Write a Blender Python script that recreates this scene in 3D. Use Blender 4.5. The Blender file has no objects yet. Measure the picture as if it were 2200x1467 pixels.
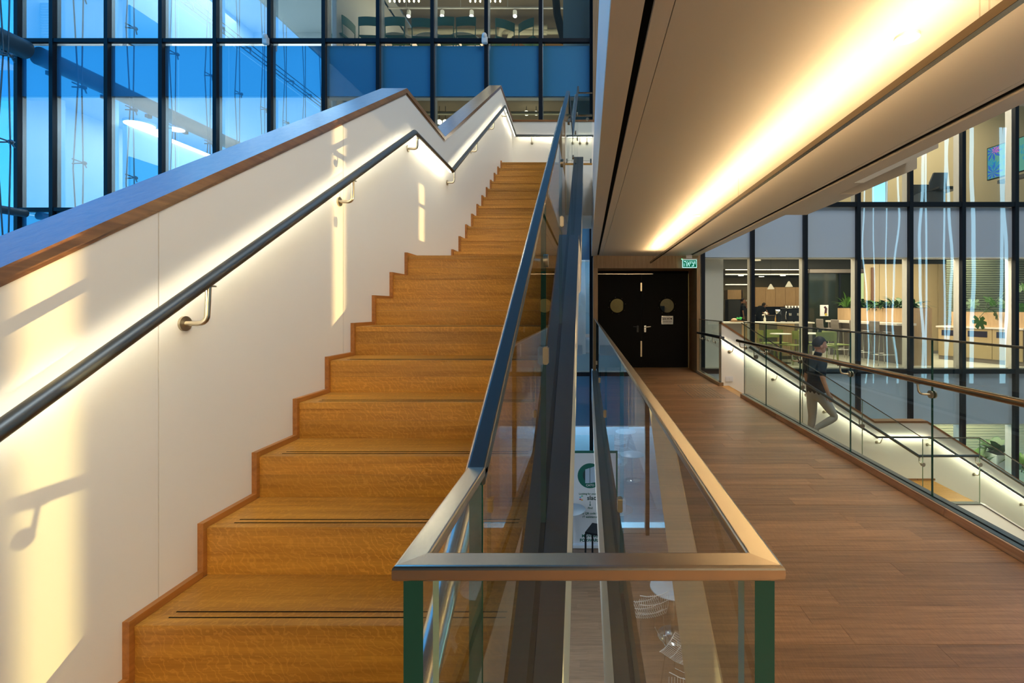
import bpy, bmesh, math, random
from mathutils import Vector, Matrix, Quaternion
random.seed(7)
C = bpy.context.scene.collection
SC = bpy.context.scene
PI = math.pi
F, VX, VY, EH = 1020.0, 1262.0, 661.0, 1.3      # focal px, vanishing point, eye height above the walkway

# ------------------------------------------------------------------ camera, world, exposure
cam = bpy.data.cameras.new('camera'); co = bpy.data.objects.new('camera', cam); C.objects.link(co)
co.location = (0, 0, EH); co.rotation_euler = (PI/2, 0, 0)
cam.sensor_width = 36; cam.lens = F/2200*36
cam.shift_x = -(VX-1100)/2200; cam.shift_y = (VY-733.5)/2200
cam.clip_start = 0.02; cam.clip_end = 300
SC.camera = co
SC.cycles.max_bounces = 9; SC.cycles.diffuse_bounces = 3; SC.cycles.glossy_bounces = 4; SC.cycles.transparent_max_bounces = 24
SC.view_settings.view_transform = 'Standard'; SC.view_settings.look = 'None'
SC.view_settings.exposure = 1.0; SC.view_settings.gamma = 1; SC.view_settings.use_curve_mapping = False
w = bpy.data.worlds.new('sky'); SC.world = w; w.use_nodes = True
nt = w.node_tree; nt.nodes.clear()
tc = nt.nodes.new('ShaderNodeTexCoord'); sx = nt.nodes.new('ShaderNodeSeparateXYZ'); rp = nt.nodes.new('ShaderNodeValToRGB')
bg = nt.nodes.new('ShaderNodeBackground'); wo = nt.nodes.new('ShaderNodeOutputWorld')
nt.links.new(tc.outputs['Generated'], sx.inputs[0]); nt.links.new(sx.outputs['Z'], rp.inputs[0])
nt.links.new(rp.outputs[0], bg.inputs[0]); nt.links.new(bg.outputs[0], wo.inputs[0])
e = rp.color_ramp.elements
e[0].position = 0.0; e[0].color = (0.36, 0.74, 1.0, 1)
e[1].position = 0.85; e[1].color = (0.06, 0.34, 0.80, 1)
m_ = e.new(0.25); m_.color = (0.17, 0.54, 0.95, 1)
bg.inputs[1].default_value = 1.32

sun = bpy.data.lights.new('low_sun', 'SUN'); sun.energy = 2.6; sun.color = (1, .66, .28); sun.angle = math.radians(.16)
so_ = bpy.data.objects.new('low_sun', sun); C.objects.link(so_); so_.rotation_euler = (0, math.radians(90.0), 0)
def area(name, loc, sx_, sy_, power, color, rot=(0, 0, 0)):
    l = bpy.data.lights.new(name, 'AREA'); l.shape = 'RECTANGLE'; l.size = sx_; l.size_y = sy_
    l.energy = power; l.color = color
    o = bpy.data.objects.new(name, l); C.objects.link(o); o.location = loc; o.rotation_euler = rot
    return o

# ------------------------------------------------------------------ materials
def newmat(name):
    m = bpy.data.materials.new(name); m.use_nodes = True
    return m, m.node_tree, m.node_tree.nodes['Principled BSDF']
def plain(name, col, rough=0.5, metal=0.0, spec=0.5, bump=0.0, bscale=60, coat=0.0):
    m, t, p = newmat(name)
    p.inputs['Base Color'].default_value = (*col, 1); p.inputs['Roughness'].default_value = rough
    p.inputs['Metallic'].default_value = metal; p.inputs['Specular IOR Level'].default_value = spec
    if coat: p.inputs['Coat Weight'].default_value = coat; p.inputs['Coat Roughness'].default_value = .05
    if bump:
        tcn = t.nodes.new('ShaderNodeTexCoord'); n = t.nodes.new('ShaderNodeTexNoise'); b = t.nodes.new('ShaderNodeBump')
        n.inputs['Scale'].default_value = bscale; n.inputs['Detail'].default_value = 4
        b.inputs['Strength'].default_value = bump; b.inputs['Distance'].default_value = .01
        t.links.new(tcn.outputs['Object'], n.inputs['Vector']); t.links.new(n.outputs['Fac'], b.inputs['Height'])
        t.links.new(b.outputs[0], p.inputs['Normal'])
    return m
def emit(name, col, st):
    m = bpy.data.materials.new(name); m.use_nodes = True; t = m.node_tree; t.nodes.clear()
    e_ = t.nodes.new('ShaderNodeEmission'); o_ = t.nodes.new('ShaderNodeOutputMaterial')
    e_.inputs[0].default_value = (*col, 1); e_.inputs[1].default_value = st
    t.links.new(e_.outputs[0], o_.inputs[0]); return m
def wood(name, dark, light, axis='X', rough=0.42, vary=0.25, scale=1.0, flecks=False, saw=0.0):
    m, t, p = newmat(name); N = t.nodes.new; L = t.links.new
    tcn = N('ShaderNodeTexCoord'); oi = N('ShaderNodeObjectInfo')
    cmb = N('ShaderNodeCombineXYZ'); mul = N('ShaderNodeMath'); mul.operation = 'MULTIPLY'; mul.inputs[1].default_value = 37
    L(oi.outputs['Random'], mul.inputs[0])
    for i in range(3): L(mul.outputs[0], cmb.inputs[i])
    add = N('ShaderNodeVectorMath'); add.operation = 'ADD'; L(tcn.outputs['Object'], add.inputs[0]); L(cmb.outputs[0], add.inputs[1])
    mp = N('ShaderNodeMapping'); L(add.outputs[0], mp.inputs[0])
    sc_ = {'X': (1.3, 26, 26), 'Y': (26, 1.3, 26), 'Z': (26, 26, 1.3)}[axis]
    mp.inputs['Scale'].default_value = tuple(s*scale for s in sc_)
    n1 = N('ShaderNodeTexNoise'); n1.inputs['Scale'].default_value = 1.6; n1.inputs['Detail'].default_value = 8; n1.inputs['Roughness'].default_value = .65
    n1.inputs['Distortion'].default_value = .6
    L(mp.outputs[0], n1.inputs['Vector'])
    r = N('ShaderNodeValToRGB'); L(n1.outputs['Fac'], r.inputs[0])
    r.color_ramp.elements[0].position = .33; r.color_ramp.elements[0].color = (*dark, 1)
    r.color_ramp.elements[1].position = .66; r.color_ramp.elements[1].color = (*light, 1)
    col = r.outputs[0]
    if flecks:
        mp2 = N('ShaderNodeMapping'); L(add.outputs[0], mp2.inputs[0])
        mp2.inputs['Scale'].default_value = (9, 9, 9); mp2.inputs['Rotation'].default_value = (.3, .6, .5)
        wv = N('ShaderNodeTexWave'); wv.inputs['Scale'].default_value = 1.6; wv.inputs['Distortion'].default_value = 14
        wv.inputs['Detail'].default_value = 3; wv.inputs['Detail Scale'].default_value = 1.5; L(mp2.outputs[0], wv.inputs['Vector'])
        rr = N('ShaderNodeValToRGB'); rr.color_ramp.elements[0].position = .80; rr.color_ramp.elements[1].position = .97
        L(wv.outputs['Fac'], rr.inputs[0])
        n3 = N('ShaderNodeTexNoise'); n3.inputs['Scale'].default_value = 2.2; L(add.outputs[0], n3.inputs['Vector'])
        mm = N('ShaderNodeMath'); mm.operation = 'MULTIPLY'; L(rr.outputs[0], mm.inputs[0]); L(n3.outputs['Fac'], mm.inputs[1])
        m2 = N('ShaderNodeMath'); m2.operation = 'MULTIPLY'; m2.inputs[1].default_value = .42; L(mm.outputs[0], m2.inputs[0])
        mx = N('ShaderNodeMix'); mx.data_type = 'RGBA'; L(m2.outputs[0], mx.inputs[0]); L(col, mx.inputs[6])
        mx.inputs[7].default_value = (min(1, light[0]*1.6), min(1, light[1]*1.7), light[2]*2.2, 1); col = mx.outputs[2]
    if saw:
        mp3 = N('ShaderNodeMapping'); L(add.outputs[0], mp3.inputs[0]); mp3.inputs['Scale'].default_value = (260, 20, 20)
        mp3.inputs['Rotation'].default_value = (0, 0, .5)
        n4 = N('ShaderNodeTexNoise'); n4.inputs['Scale'].default_value = 1; n4.inputs['Detail'].default_value = 2; L(mp3.outputs[0], n4.inputs['Vector'])
        mr = N('ShaderNodeMapRange'); mr.inputs[1].default_value = .3; mr.inputs[2].default_value = .7; mr.inputs[3].default_value = 1-saw; mr.inputs[4].default_value = 1+saw*.5
        L(n4.outputs['Fac'], mr.inputs[0])
        vm = N('ShaderNodeVectorMath'); vm.operation = 'SCALE'; L(col, vm.inputs[0]); L(mr.outputs[0], vm.inputs['Scale']); col = vm.outputs[0]
    hs = N('ShaderNodeHueSaturation'); L(col, hs.inputs['Color'])
    mv = N('ShaderNodeMapRange'); mv.inputs[3].default_value = 1-vary; mv.inputs[4].default_value = 1+vary; L(oi.outputs['Random'], mv.inputs[0]); L(mv.outputs[0], hs.inputs['Value'])
    L(hs.outputs[0], p.inputs['Base Color'])
    p.inputs['Roughness'].default_value = rough
    b = N('ShaderNodeBump'); b.inputs['Strength'].default_value = .15; b.inputs['Distance'].default_value = .004
    L(n1.outputs['Fac'], b.inputs['Height']); L(b.outputs[0], p.inputs['Normal'])
    return m
def steel(name, col, rough=.25, brush='Y'):
    m, t, p = newmat(name); N = t.nodes.new; L = t.links.new
    p.inputs['Base Color'].default_value = (*col, 1); p.inputs['Metallic'].default_value = 1
    tcn = N('ShaderNodeTexCoord'); mp = N('ShaderNodeMapping'); L(tcn.outputs['Object'], mp.inputs[0])
    mp.inputs['Scale'].default_value = {'Y': (300, 3, 300), 'X': (3, 300, 300)}[brush]
    n = N('ShaderNodeTexNoise'); n.inputs['Scale'].default_value = 1.5; L(mp.outputs[0], n.inputs['Vector'])
    mr = N('ShaderNodeMapRange'); mr.inputs[3].default_value = rough*.92; mr.inputs[4].default_value = rough*1.08
    L(n.outputs['Fac'], mr.inputs[0]); L(mr.outputs[0], p.inputs['Roughness'])
    return m
def glass(name, tint, ior=1.55, const=None, rough=0.0, rtint=(1, 1, 1)):
    """architectural pane: one mirror-like reflection at the outer face, straight see-through behind"""
    m = bpy.data.materials.new(name); m.use_nodes = True; t = m.node_tree; t.nodes.clear(); N = t.nodes.new; L = t.links.new
    tr = N('ShaderNodeBsdfTransparent'); tr.inputs[0].default_value = (*tint, 1)
    gl = N('ShaderNodeBsdfGlossy'); gl.inputs['Roughness'].default_value = rough; gl.inputs[0].default_value = (*rtint, 1)
    mx = N('ShaderNodeMixShader'); o = N('ShaderNodeOutputMaterial'); ge = N('ShaderNodeNewGeometry')
    inv = N('ShaderNodeMath'); inv.operation = 'SUBTRACT'; inv.inputs[0].default_value = 1; L(ge.outputs['Backfacing'], inv.inputs[1])
    fr = N('ShaderNodeFresnel'); fr.inputs[0].default_value = ior
    f = fr.outputs[0]
    if const is not None:
        mxm = N('ShaderNodeMath'); mxm.operation = 'MAXIMUM'; mxm.inputs[1].default_value = const; L(f, mxm.inputs[0]); f = mxm.outputs[0]
    mu = N('ShaderNodeMath'); mu.operation = 'MULTIPLY'; L(f, mu.inputs[0]); L(inv.outputs[0], mu.inputs[1])
    L(mu.outputs[0], mx.inputs[0]); L(tr.outputs[0], mx.inputs[1]); L(gl.outputs[0], mx.inputs[2]); L(mx.outputs[0], o.inputs[0])
    return m

M = {}
M['plaster'] = plain('white_plaster', (.78, .745, .67), .55, bump=.03, bscale=40)
M['plaster_cool'] = plain('white_paint', (.78, .79, .80), .5)
M['ceil'] = plain('ceiling_paint', (.50, .44, .345), .5, bump=.02, bscale=90)
M['oak'] = wood('honey_oak', (.35, .145, .018), (.56, .265, .038), 'X', .38, .20, flecks=True)
M['oak_y'] = wood('honey_oak_trim', (.30, .105, .018), (.46, .18, .035), 'Y', .38, .08)
M['coping'] = wood('coping_oak', (.15, .065, .026), (.27, .125, .045), 'Y', .28, .05)
M['coping'].node_tree.nodes['Principled BSDF'].inputs['Coat Weight'].default_value = .8
M['coping'].node_tree.nodes['Principled BSDF'].inputs['Coat Roughness'].default_value = .22
M['coping_x'] = wood('coping_oak_cross', (.19, .08, .03), (.31, .14, .05), 'X', .36, .05)
M['floor'] = wood('walkway_oak', (.215, .108, .047), (.375, .20, .094), 'X', .42, .22, saw=.16)
M['kerbwood'] = wood('kerb_oak', (.36, .20, .115), (.52, .31, .19), 'Y', .45, .12)
M['floor2'] = wood('lower_floor_oak', (.20, .12, .075), (.32, .2, .13), 'X', .5, .1)
M['panel'] = wood('wall_veneer', (.20, .11, .045), (.30, .175, .08), 'Z', .4, .05)
M['lightwood'] = wood('pale_veneer', (.50, .33, .18), (.62, .43, .25), 'Z', .5, .05)
M['steel'] = steel('brushed_steel', (.70, .66, .56), .24, 'Y')
M['steel_x'] = steel('brushed_steel_cross', (.55, .49, .41), .26, 'X')
M['steel_dk'] = steel('steel_plate', (.15, .16, .155), .42, 'Y')
M['bronze'] = steel('satin_bronze_steel', (.26, .205, .145), .24, 'Y')
M['nickel'] = plain('satin_nickel', (.50, .44, .33), .3, 1)
M['black'] = plain('black_frame', (.005, .008, .013), .5, spec=.25)
M['blackmatte'] = plain('black_matte', (.004, .004, .004), .9, spec=.1)
M['doorblack'] = plain('door_laminate', (.0025, .002, .002), .6, spec=.15)
M['white'] = plain('white_plastic', (.8, .8, .8), .35)
M['greyceil'] = plain('dark_ceiling', (.085, .085, .075), .7)
M['concrete'] = plain('raw_concrete', (.16, .12, .075), .8, bump=.6, bscale=3)
M['innerwhite'] = plain('window_reveal', (.72, .70, .66), .5)
M['spandrel'] = None
M['green'] = plain('lime_green_metal', (.29, .34, .11), .4)
M['teal'] = plain('teal_green_shell', (.05, .22, .15), .45)
M['darkgrey'] = plain('dark_grey', (.035, .04, .045), .5)
M['grey'] = plain('warm_grey', (.22, .19, .17), .6)
M['chrome'] = plain('chrome', (.75, .75, .72), .15, 1)
M['leaf'] = plain('leaf_green', (.028, .085, .018), .4)
M['leaf2'] = plain('bright_leaf', (.08, .20, .03), .4)
M['worktop'] = plain('white_worktop', (.78, .74, .66), .4)
M['floorpale'] = plain('pale_terrazzo', (.60, .57, .48), .35)
M['beige'] = plain('beige_wall', (.55, .46, .28), .6)
M['bluetable'] = plain('pale_table_top', (.45, .55, .66), .3)
M['skin'] = plain('skin', (.52, .27, .18), .5)
M['hair'] = plain('dark_hair', (.015, .011, .010), .6)
M['navy'] = plain('navy_cotton', (.012, .018, .028), .8, spec=.2)
M['trouser'] = plain('grey_cotton', (.40, .39, .39), .8, spec=.2)
M['shoe'] = plain('shoe_leather', (.06, .05, .04), .5)
M['tube'] = plain('painted_steel_grey', (.05, .09, .11), .45)
M['cable'] = plain('steel_cable', (.10, .16, .2), .4, .8)
M['led'] = emit('led_warm_white', (1.0, .92, .70), 27.0)
M['ledup'] = emit('led_uplight', (1.0, .70, .38), 84.0)
M['ledceil'] = emit('ceiling_led', (1.0, .86, .55), 5.0)
M['ledwhite'] = emit('office_led', (.95, .97, 1.0), 6.0)
M['bulb'] = emit('bulb', (1, .75, .35), 25.0)
M['glass'] = glass('balustrade_glass', (.93, .965, .945), 1.62)
M['facade'] = glass('facade_glass', (.79, .87, .92), 1.5, .48)
M['facade_r'] = glass('facade_glass_clear', (.93, .94, .92), 1.5, .12)
M['sideglass'] = glass('side_wall_glass', (.40, .72, .86), 1.4)
M['dimglass'] = glass('dark_interior_glass', (.5, .5, .5), 1.5, .08)
def edge_mat():
    m, t, p = newmat('glass_edge_green')
    p.inputs['Base Color'].default_value = (.012, .065, .055, 1); p.inputs['Roughness'].default_value = .15
    p.inputs['Specular IOR Level'].default_value = .3
    return m
M['edge'] = edge_mat()
M['edgepale'] = plain('glass_edge_pale', (.25, .36, .25), .2)
def spand(name, col, refl):
    m, t, p = newmat(name); N = t.nodes.new; L = t.links.new
    p.inputs['Base Color'].default_value = (*col, 1); p.inputs['Roughness'].default_value = .6
    gl = N('ShaderNodeBsdfGlossy'); gl.inputs['Roughness'].default_value = .01
    mx = N('ShaderNodeMixShader'); mx.inputs[0].default_value = refl
    o = t.nodes['Material Output']; L(p.outputs[0], mx.inputs[1]); L(gl.outputs[0], mx.inputs[2]); L(mx.outputs[0], o.inputs[0])
    return m
M['spandrel'] = spand('spandrel_left', (.04, .30, .56), .42)
M['spandrel_r'] = spand('spandrel_right', (.46, .56, .68), .12)

# ------------------------------------------------------------------ mesh builder
class MB:
    def __init__(s): s.v = []; s.f = []; s.m = []; s.sm = []
    def add(s, vs, fs, mi=0, sm=False):
        b = len(s.v); s.v += [tuple(v) for v in vs]
        for f in fs: s.f.append([b+i for i in f]); s.m.append(mi); s.sm.append(sm)
        return s
    def box(s, x0, x1, y0, y1, z0, z1, mi=0):
        vs = [(x, y, z) for z in (z0, z1) for y in (y0, y1) for x in (x0, x1)]
        return s.add(vs, [(0, 2, 3, 1), (4, 5, 7, 6), (0, 1, 5, 4), (2, 6, 7, 3), (0, 4, 6, 2), (1, 3, 7, 5)], mi)
    def bbox(s, x0, x1, y0, y1, z0, z1, b=.002, mi=0):
        """box with bevelled edges"""
        bm = bmesh.new(); bmesh.ops.create_cube(bm, size=1)
        for v in bm.verts: v.co = ((x0+x1)/2+v.co.x*(x1-x0), (y0+y1)/2+v.co.y*(y1-y0), (z0+z1)/2+v.co.z*(z1-z0))
        bmesh.ops.bevel(bm, geom=bm.edges[:], offset=b, segments=2, affect='EDGES')
        s.frombm(bm, mi); bm.free(); return s
    def frombm(s, bm, mi=0, sm=False):
        bm.verts.ensure_lookup_table(); b = len(s.v)
        for v in bm.verts: s.v.append(tuple(v.co))
        for f in bm.faces: s.f.append([b+v.index for v in f.verts]); s.m.append(mi); s.sm.append(sm)
        return s
    def prism(s, poly, a, a0, a1, mi=0):
        """poly in the plane normal to axis a ('x': (y,z); 'y': (x,z); 'z': (x,y))"""
        def P(p, t): return {'x': (t, p[0], p[1]), 'y': (p[0], t, p[1]), 'z': (p[0], p[1], t)}[a]
        n = len(poly); vs = [P(p, a0) for p in poly]+[P(p, a1) for p in poly]
        fs = [tuple(range(n)), tuple(range(2*n-1, n-1, -1))]+[(i, i+n, (i+1) % n+n, (i+1) % n) for i in range(n)]
        s.add(vs, fs, mi); return s
    def tube(s, pts, r, seg=10, caps=True, mi=0, r2=None):
        pts = [Vector(p) for p in pts]; n = len(pts); rings = []
        up = Vector((0, 0, 1)); prev = None
        for i, p in enumerate(pts):
            d = (pts[min(i+1, n-1)]-pts[max(i-1, 0)]).normalized()
            if prev is None:
                a = d.cross(up)
                if a.length < 1e-3: a = d.cross(Vector((1, 0, 0)))
                a.normalize()
            else:
                a = (prev-d*prev.dot(d)).normalized()
            prev = a; b = d.cross(a)
            rr = r if r2 is None else r+(r2-r)*i/(n-1)
            if 0 < i < n-1:
                c = (pts[i]-pts[i-1]).normalized().dot((pts[i+1]-pts[i]).normalized()); k = 1/max(.5, math.sqrt((1+c)/2))
            else: k = 1
            rings.append([p+(a*math.cos(2*PI*j/seg)+b*math.sin(2*PI*j/seg))*rr*(k if k < 1.3 else 1.3) for j in range(seg)])
        vs = [v for R in rings for v in R]; fs = []
        for i in range(n-1):
            for j in range(seg):
                k = (j+1) % seg; fs.append((i*seg+j, i*seg+k, (i+1)*seg+k, (i+1)*seg+j))
        s.add(vs, fs, mi, True)
        if caps: s.add(rings[0], [tuple(range(seg))[::-1]], mi); s.add(rings[-1], [tuple(range(seg))], mi)
        return s
    def cyl(s, p0, p1, r, seg=16, mi=0, r2=None): return s.tube([p0, p1], r, seg, True, mi, r2)
    def lathe(s, prof, c=(0, 0, 0), seg=20, mi=0):
        vs = []; fs = []; n = len(prof)
        for j in range(seg):
            a = 2*PI*j/seg
            for (r, z) in prof: vs.append((c[0]+r*math.cos(a), c[1]+r*math.sin(a), c[2]+z))
        for j in range(seg):
            k = (j+1) % seg
            for i in range(n-1): fs.append((j*n+i, k*n+i, k*n+i+1, j*n+i+1))
        return s.add(vs, fs, mi, True)
    def ell(s, c, r, seg=14, rg=10, mi=0):
        prof = [(max(1e-4, math.sin(PI*i/rg)), -math.cos(PI*i/rg)) for i in range(rg+1)]
        b = len(s.v); s.lathe(prof, (0, 0, 0), seg, mi)
        for i in range(b, len(s.v)):
            v = s.v[i]; s.v[i] = (c[0]+v[0]*r[0], c[1]+v[1]*r[1], c[2]+v[2]*r[2])
        return s

def root_loc(p):
    while p is not None and p.parent is not None: p = p.parent
    return Vector(p.location) if p is not None else Vector((0, 0, 0))
def build(name, mb, mats, parent=None, label=None, kind=None, origin=None):
    me = bpy.data.meshes.new(name)
    off = root_loc(parent) if parent is not None else (Vector(origin) if origin is not None else None)
    if off is None:
        if mb.v:
            xs = [v[0] for v in mb.v]; ys = [v[1] for v in mb.v]; zs = [v[2] for v in mb.v]
            off = Vector(((min(xs)+max(xs))/2, (min(ys)+max(ys))/2, min(zs)))
        else: off = Vector((0, 0, 0))
    me.from_pydata([(v[0]-off.x, v[1]-off.y, v[2]-off.z) for v in mb.v], [], mb.f)
    mats = mats if isinstance(mats, (list, tuple)) else [mats]
    for m in mats: me.materials.append(M[m] if isinstance(m, str) else m)
    for i, p in enumerate(me.polygons): p.material_index = mb.m[i]; p.use_smooth = mb.sm[i]
    bm = bmesh.new(); bm.from_mesh(me); bmesh.ops.recalc_face_normals(bm, faces=bm.faces[:]); bm.to_mesh(me); bm.free()
    o = bpy.data.objects.new(name, me); C.objects.link(o)
    if parent is not None: o.parent = parent
    else: o.location = off
    if label: o['label'] = label
    if kind: o['kind'] = kind
    return o
def thing(name, label, cat, loc=(0, 0, 0), group=None):
    o = bpy.data.objects.new(name, None); C.objects.link(o); o.location = loc; o.empty_display_size = .1
    o['label'] = label; o['category'] = cat
    if group: o['group'] = group
    return o
def tag(o, label, cat, group=None):
    o['label'] = label; o['category'] = cat
    if group: o['group'] = group
    return o
def struct(name, loc=(0, 0, 0), label=None, cat=None):
    o = bpy.data.objects.new(name, None); C.objects.link(o); o.location = loc; o['kind'] = 'structure'
    if label: o['label'] = label
    if cat: o['category'] = cat
    return o
def sbuild(name, mb, mats, label, cat):
    o = build(name, mb, mats); o['kind'] = 'structure'; o['label'] = label; o['category'] = cat; return o
def copy_tree(o, parent=None):
    c = o.copy(); C.objects.link(c)
    if parent is not None: c.parent = parent
    for ch in list(o.children): copy_tree(ch, c)
    return c
def B(x0, x1, y0, y1, z0, z1): return MB().box(x0, x1, y0, y1, z0, z1)
def BB(x0, x1, y0, y1, z0, z1, b=.002): return MB().bbox(x0, x1, y0, y1, z0, z1, b)
def Z(e): return e+EH                                  # height given relative to the eye
def text(s, size, mat, parent, name, mtx, ext=.001, align='CENTER', sxy=(1, 1), bold=0.0):
    cu = bpy.data.curves.new(name, 'FONT'); cu.body = s; cu.size = size; cu.extrude = ext; cu.align_x = align; cu.align_y = 'CENTER'
    cu.offset = bold
    cu.resolution_u = 3
    t = bpy.data.objects.new(name+'_tmp', cu); C.objects.link(t)
    dg = bpy.context.evaluated_depsgraph_get(); me = bpy.data.meshes.new_from_object(t.evaluated_get(dg))
    bpy.data.objects.remove(t)
    off = root_loc(parent)
    for v in me.vertices: v.co = mtx @ Vector((v.co.x*sxy[0], v.co.y*sxy[1], v.co.z)) - off
    me.materials.clear(); me.materials.append(M[mat])
    o = bpy.data.objects.new(name, me); C.objects.link(o); o.parent = parent; return o
def facing_cam(x, y, z):     # text plane facing -Y
    return Matrix.Translation((x, y, z)) @ Matrix.Rotation(PI/2, 4, 'X')

def pane(name, parent, poly, axis, a0, a1, gm='glass', em='edge'):
    """glass sheet: polygon extruded along axis; big faces glass, edges green"""
    mb = MB().prism(poly, axis, a0, a1)
    n = len(poly)
    mb.m = [0, 0]+[1]*n
    return build(name, mb, [gm, em], parent)

# ================================================================== STRUCTURE: stair wall, platform, floors
SL = .63
CX0, CX1 = -1.58, -1.40
cop = [(-3.2, Z(1.692-SL*(3.659+3.2))), (3.659, Z(1.692)), (4.64, Z(1.672)), (7.664, Z(3.59)), (8.90, Z(3.53))]
def copz(y):
    for (a, za), (b, zb) in zip(cop, cop[1:]):
        if a <= y <= b: return za+(zb-za)*(y-a)/(b-a)
    return cop[-1][1]
wl = struct('wall_left', (CX0, 2, -1), 'white plastered wall beside the oak stairs, under a sloping wood coping', 'wall')
cuts = [-3.2, 1.55, 2.722, 9.05]
for a, b in zip(cuts, cuts[1:]):
    ys = [a]+[p[0] for p in cop if a < p[0] < b]+[b]
    top = [(y, copz(y)-.03) for y in ys]
    g = .0018
    poly = [(a+g, -3.6)]+[(min(max(y, a+g), b-g), z) for y, z in top]+[(b-g, -3.6)]
    build('plaster_panel', MB().prism(poly, 'x', CX0+.012, CX1), 'plaster', wl)
build('wall_core', MB().prism([(-3.2, -3.6), (-3.2, cop[0][1]-.05), (3.659, cop[1][1]-.05), (4.64, cop[2][1]-.05), (7.664, cop[3][1]-.05), (8.9, cop[4][1]-.05), (9.0, -3.6)], 'x', CX0+.02, CX1-.006), 'plaster', wl)
tr1 = struct('trim_1', (CX0, 2, 0), 'wide oak coping capping the white stair wall', 'coping')
for (a, za), (b, zb) in zip(cop, cop[1:]):
    build('coping_board', MB().prism([(a, za-.036), (b, zb-.036), (b, zb), (a, za)], 'x', CX0-.004, CX1+.010), 'coping', tr1)
    build('drip_groove', MB().prism([(a, za-.050), (b, zb-.050), (b, zb-.036), (a, za-.036)], 'x', CX0+.004, CX1+.003), 'coping', tr1)
# back wall of the upper platform
sbuild('wall_back', B(-1.58, .13, 8.90, 9.04, Z(2.3), Z(3.485)), 'plaster', 'low white wall closing the top landing of the oak stairs', 'wall')
sbuild('trim_2', BB(-1.585, .135, 8.885, 9.055, Z(3.485), Z(3.52), .003), 'coping_x', 'thin oak coping on the low wall of the top landing', 'coping')
# platform
pf = struct('floor_landing', (-.6, 8.2, Z(1.5)), 'top stair landing with oak edge and white soffit', 'floor')
build('landing_boards', B(-1.395, .075, 7.68, 8.90, Z(2.302), Z(2.34)), 'oak', pf)
build('soffit', B(-1.40, .075, 7.665, 8.95, Z(1.49), Z(2.302)), 'plaster', pf)

# walkway slab and planks
fl = struct('floor', (1.1, 4, 0), 'brown oak plank walkway', 'floor')
build('slab', B(.089, 2.33, .30, 10.4, -.65, -.014), 'plaster_cool', fl)
build('near_slab', B(-1.40, 2.33, -3.0, .30, -.65, -.001), 'floor', fl)
build('stair_foot_slab', B(-1.40, -.215, .30, 1.20, -.65, -.001), 'floor', fl)
rows = []; y = .30; PW = .118
npl = 0
while y < 10.35:
    x = .178 if True else 0
    xs = [.178]; off = random.uniform(.25, 1.3); xx = .178+off
    while xx < 2.222-.2:
        xs.append(xx); xx += random.uniform(.85, 1.6)
    xs.append(2.222)
    for a, b in zip(xs, xs[1:]):
        if y > 9.5 and a > 2.1: continue
        h = random.uniform(-.0006, .0006)
        build('plank', B(a+.0006, b-.0006, y+.0006, min(y+PW, 10.4)-.0006, -.014, h), 'floor', fl); npl += 1
    y += PW
# tactile warning studs
mb = MB()
for i in range(10):
    for j in range(22):
        mb.cyl((1.52+.0515*i, 6.86+.0515*j, 0), (1.52+.0515*i, 6.86+.0515*j, .006), .0085, 8)
tk = thing('tactile_studs', 'field of small steel warning studs in the walkway floor before the stairs', 'tactile paving', (1.75, 7.4, 0))
build('studs', mb, plain('stud_metal', (.42, .38, .32), .35, .6), tk, kind='stuff')

# kerbs of the walkway
kb = struct('baseboard_right', (2.27, 3, 0), 'raised oak kerb along the right side of the walkway', 'kerb')
ks = -1.0
while ks < 6.88:
    ke = min(ks+1.32, 6.9)
    build('kerb_board', BB(2.222, 2.236, ks+.0008, ke-.0008, 0, .053, .001), 'kerbwood', kb); ks = ke
build('kerb_core', B(2.236, 2.33, -1.0, 6.9, -.02, .045), 'plaster', kb)
kb2 = struct('baseboard_far', (2.22, 8.7, 0), 'short oak kerb under the far glass screen', 'kerb')
build('kerb_board', BB(2.185, 2.20, 7.90, 9.50, 0, .055, .001), 'lightwood', kb2)
build('kerb_end', BB(2.185, 2.262, 7.885, 7.90, -.002, .055, .001), 'panel', kb2)
build('kerb_core', B(2.20, 2.262, 7.90, 9.50, -.02, .05), 'lightwood', kb2)

# ------------------------------------------------------------------ ceiling over the walkway (underside of the upper bridge)
ZC = Z(1.04)
ce = struct('ceiling', (1.1, 4, ZC), 'smooth beige soffit above the walkway with two dark slots', 'ceiling')
Y0C, Y1C = -3.0, 9.55
for a, b in ((.080, .195), (.229, .2965), (.2995, 1.9885), (1.9915, 2.022), (2.088, 2.22)):
    build('soffit_panel', B(a, b, Y0C, Y1C, ZC, ZC+.02), 'ceil', ce)
build('slot_liner', B(.19, .235, Y0C, Y1C, ZC+.02, ZC+.03), 'blackmatte', ce)
build('slot_liner', B(2.015, 2.095, Y0C, Y1C, ZC+.02, ZC+.03), 'blackmatte', ce)
build('bridge_body', B(.080, 2.22, Y0C, Y1C, ZC+.031, Z(2.1)), 'plaster_cool', ce)
build('stair_soffit', MB().prism([(2.22, Z(1.04)), (2.455, Z(1.04)), (3.02, Z(1.275)), (3.02, Z(1.6)), (2.22, Z(1.9))], 'y', 4.35, 5.32), 'ceil', ce)
build('stair_soffit', MB().prism([(2.22, Z(1.04)), (2.30, Z(1.04)), (2.92, Z(1.33)), (2.92, Z(1.6)), (2.22, Z(1.9))], 'y', 3.95, 4.35), 'ceil', ce)

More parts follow.
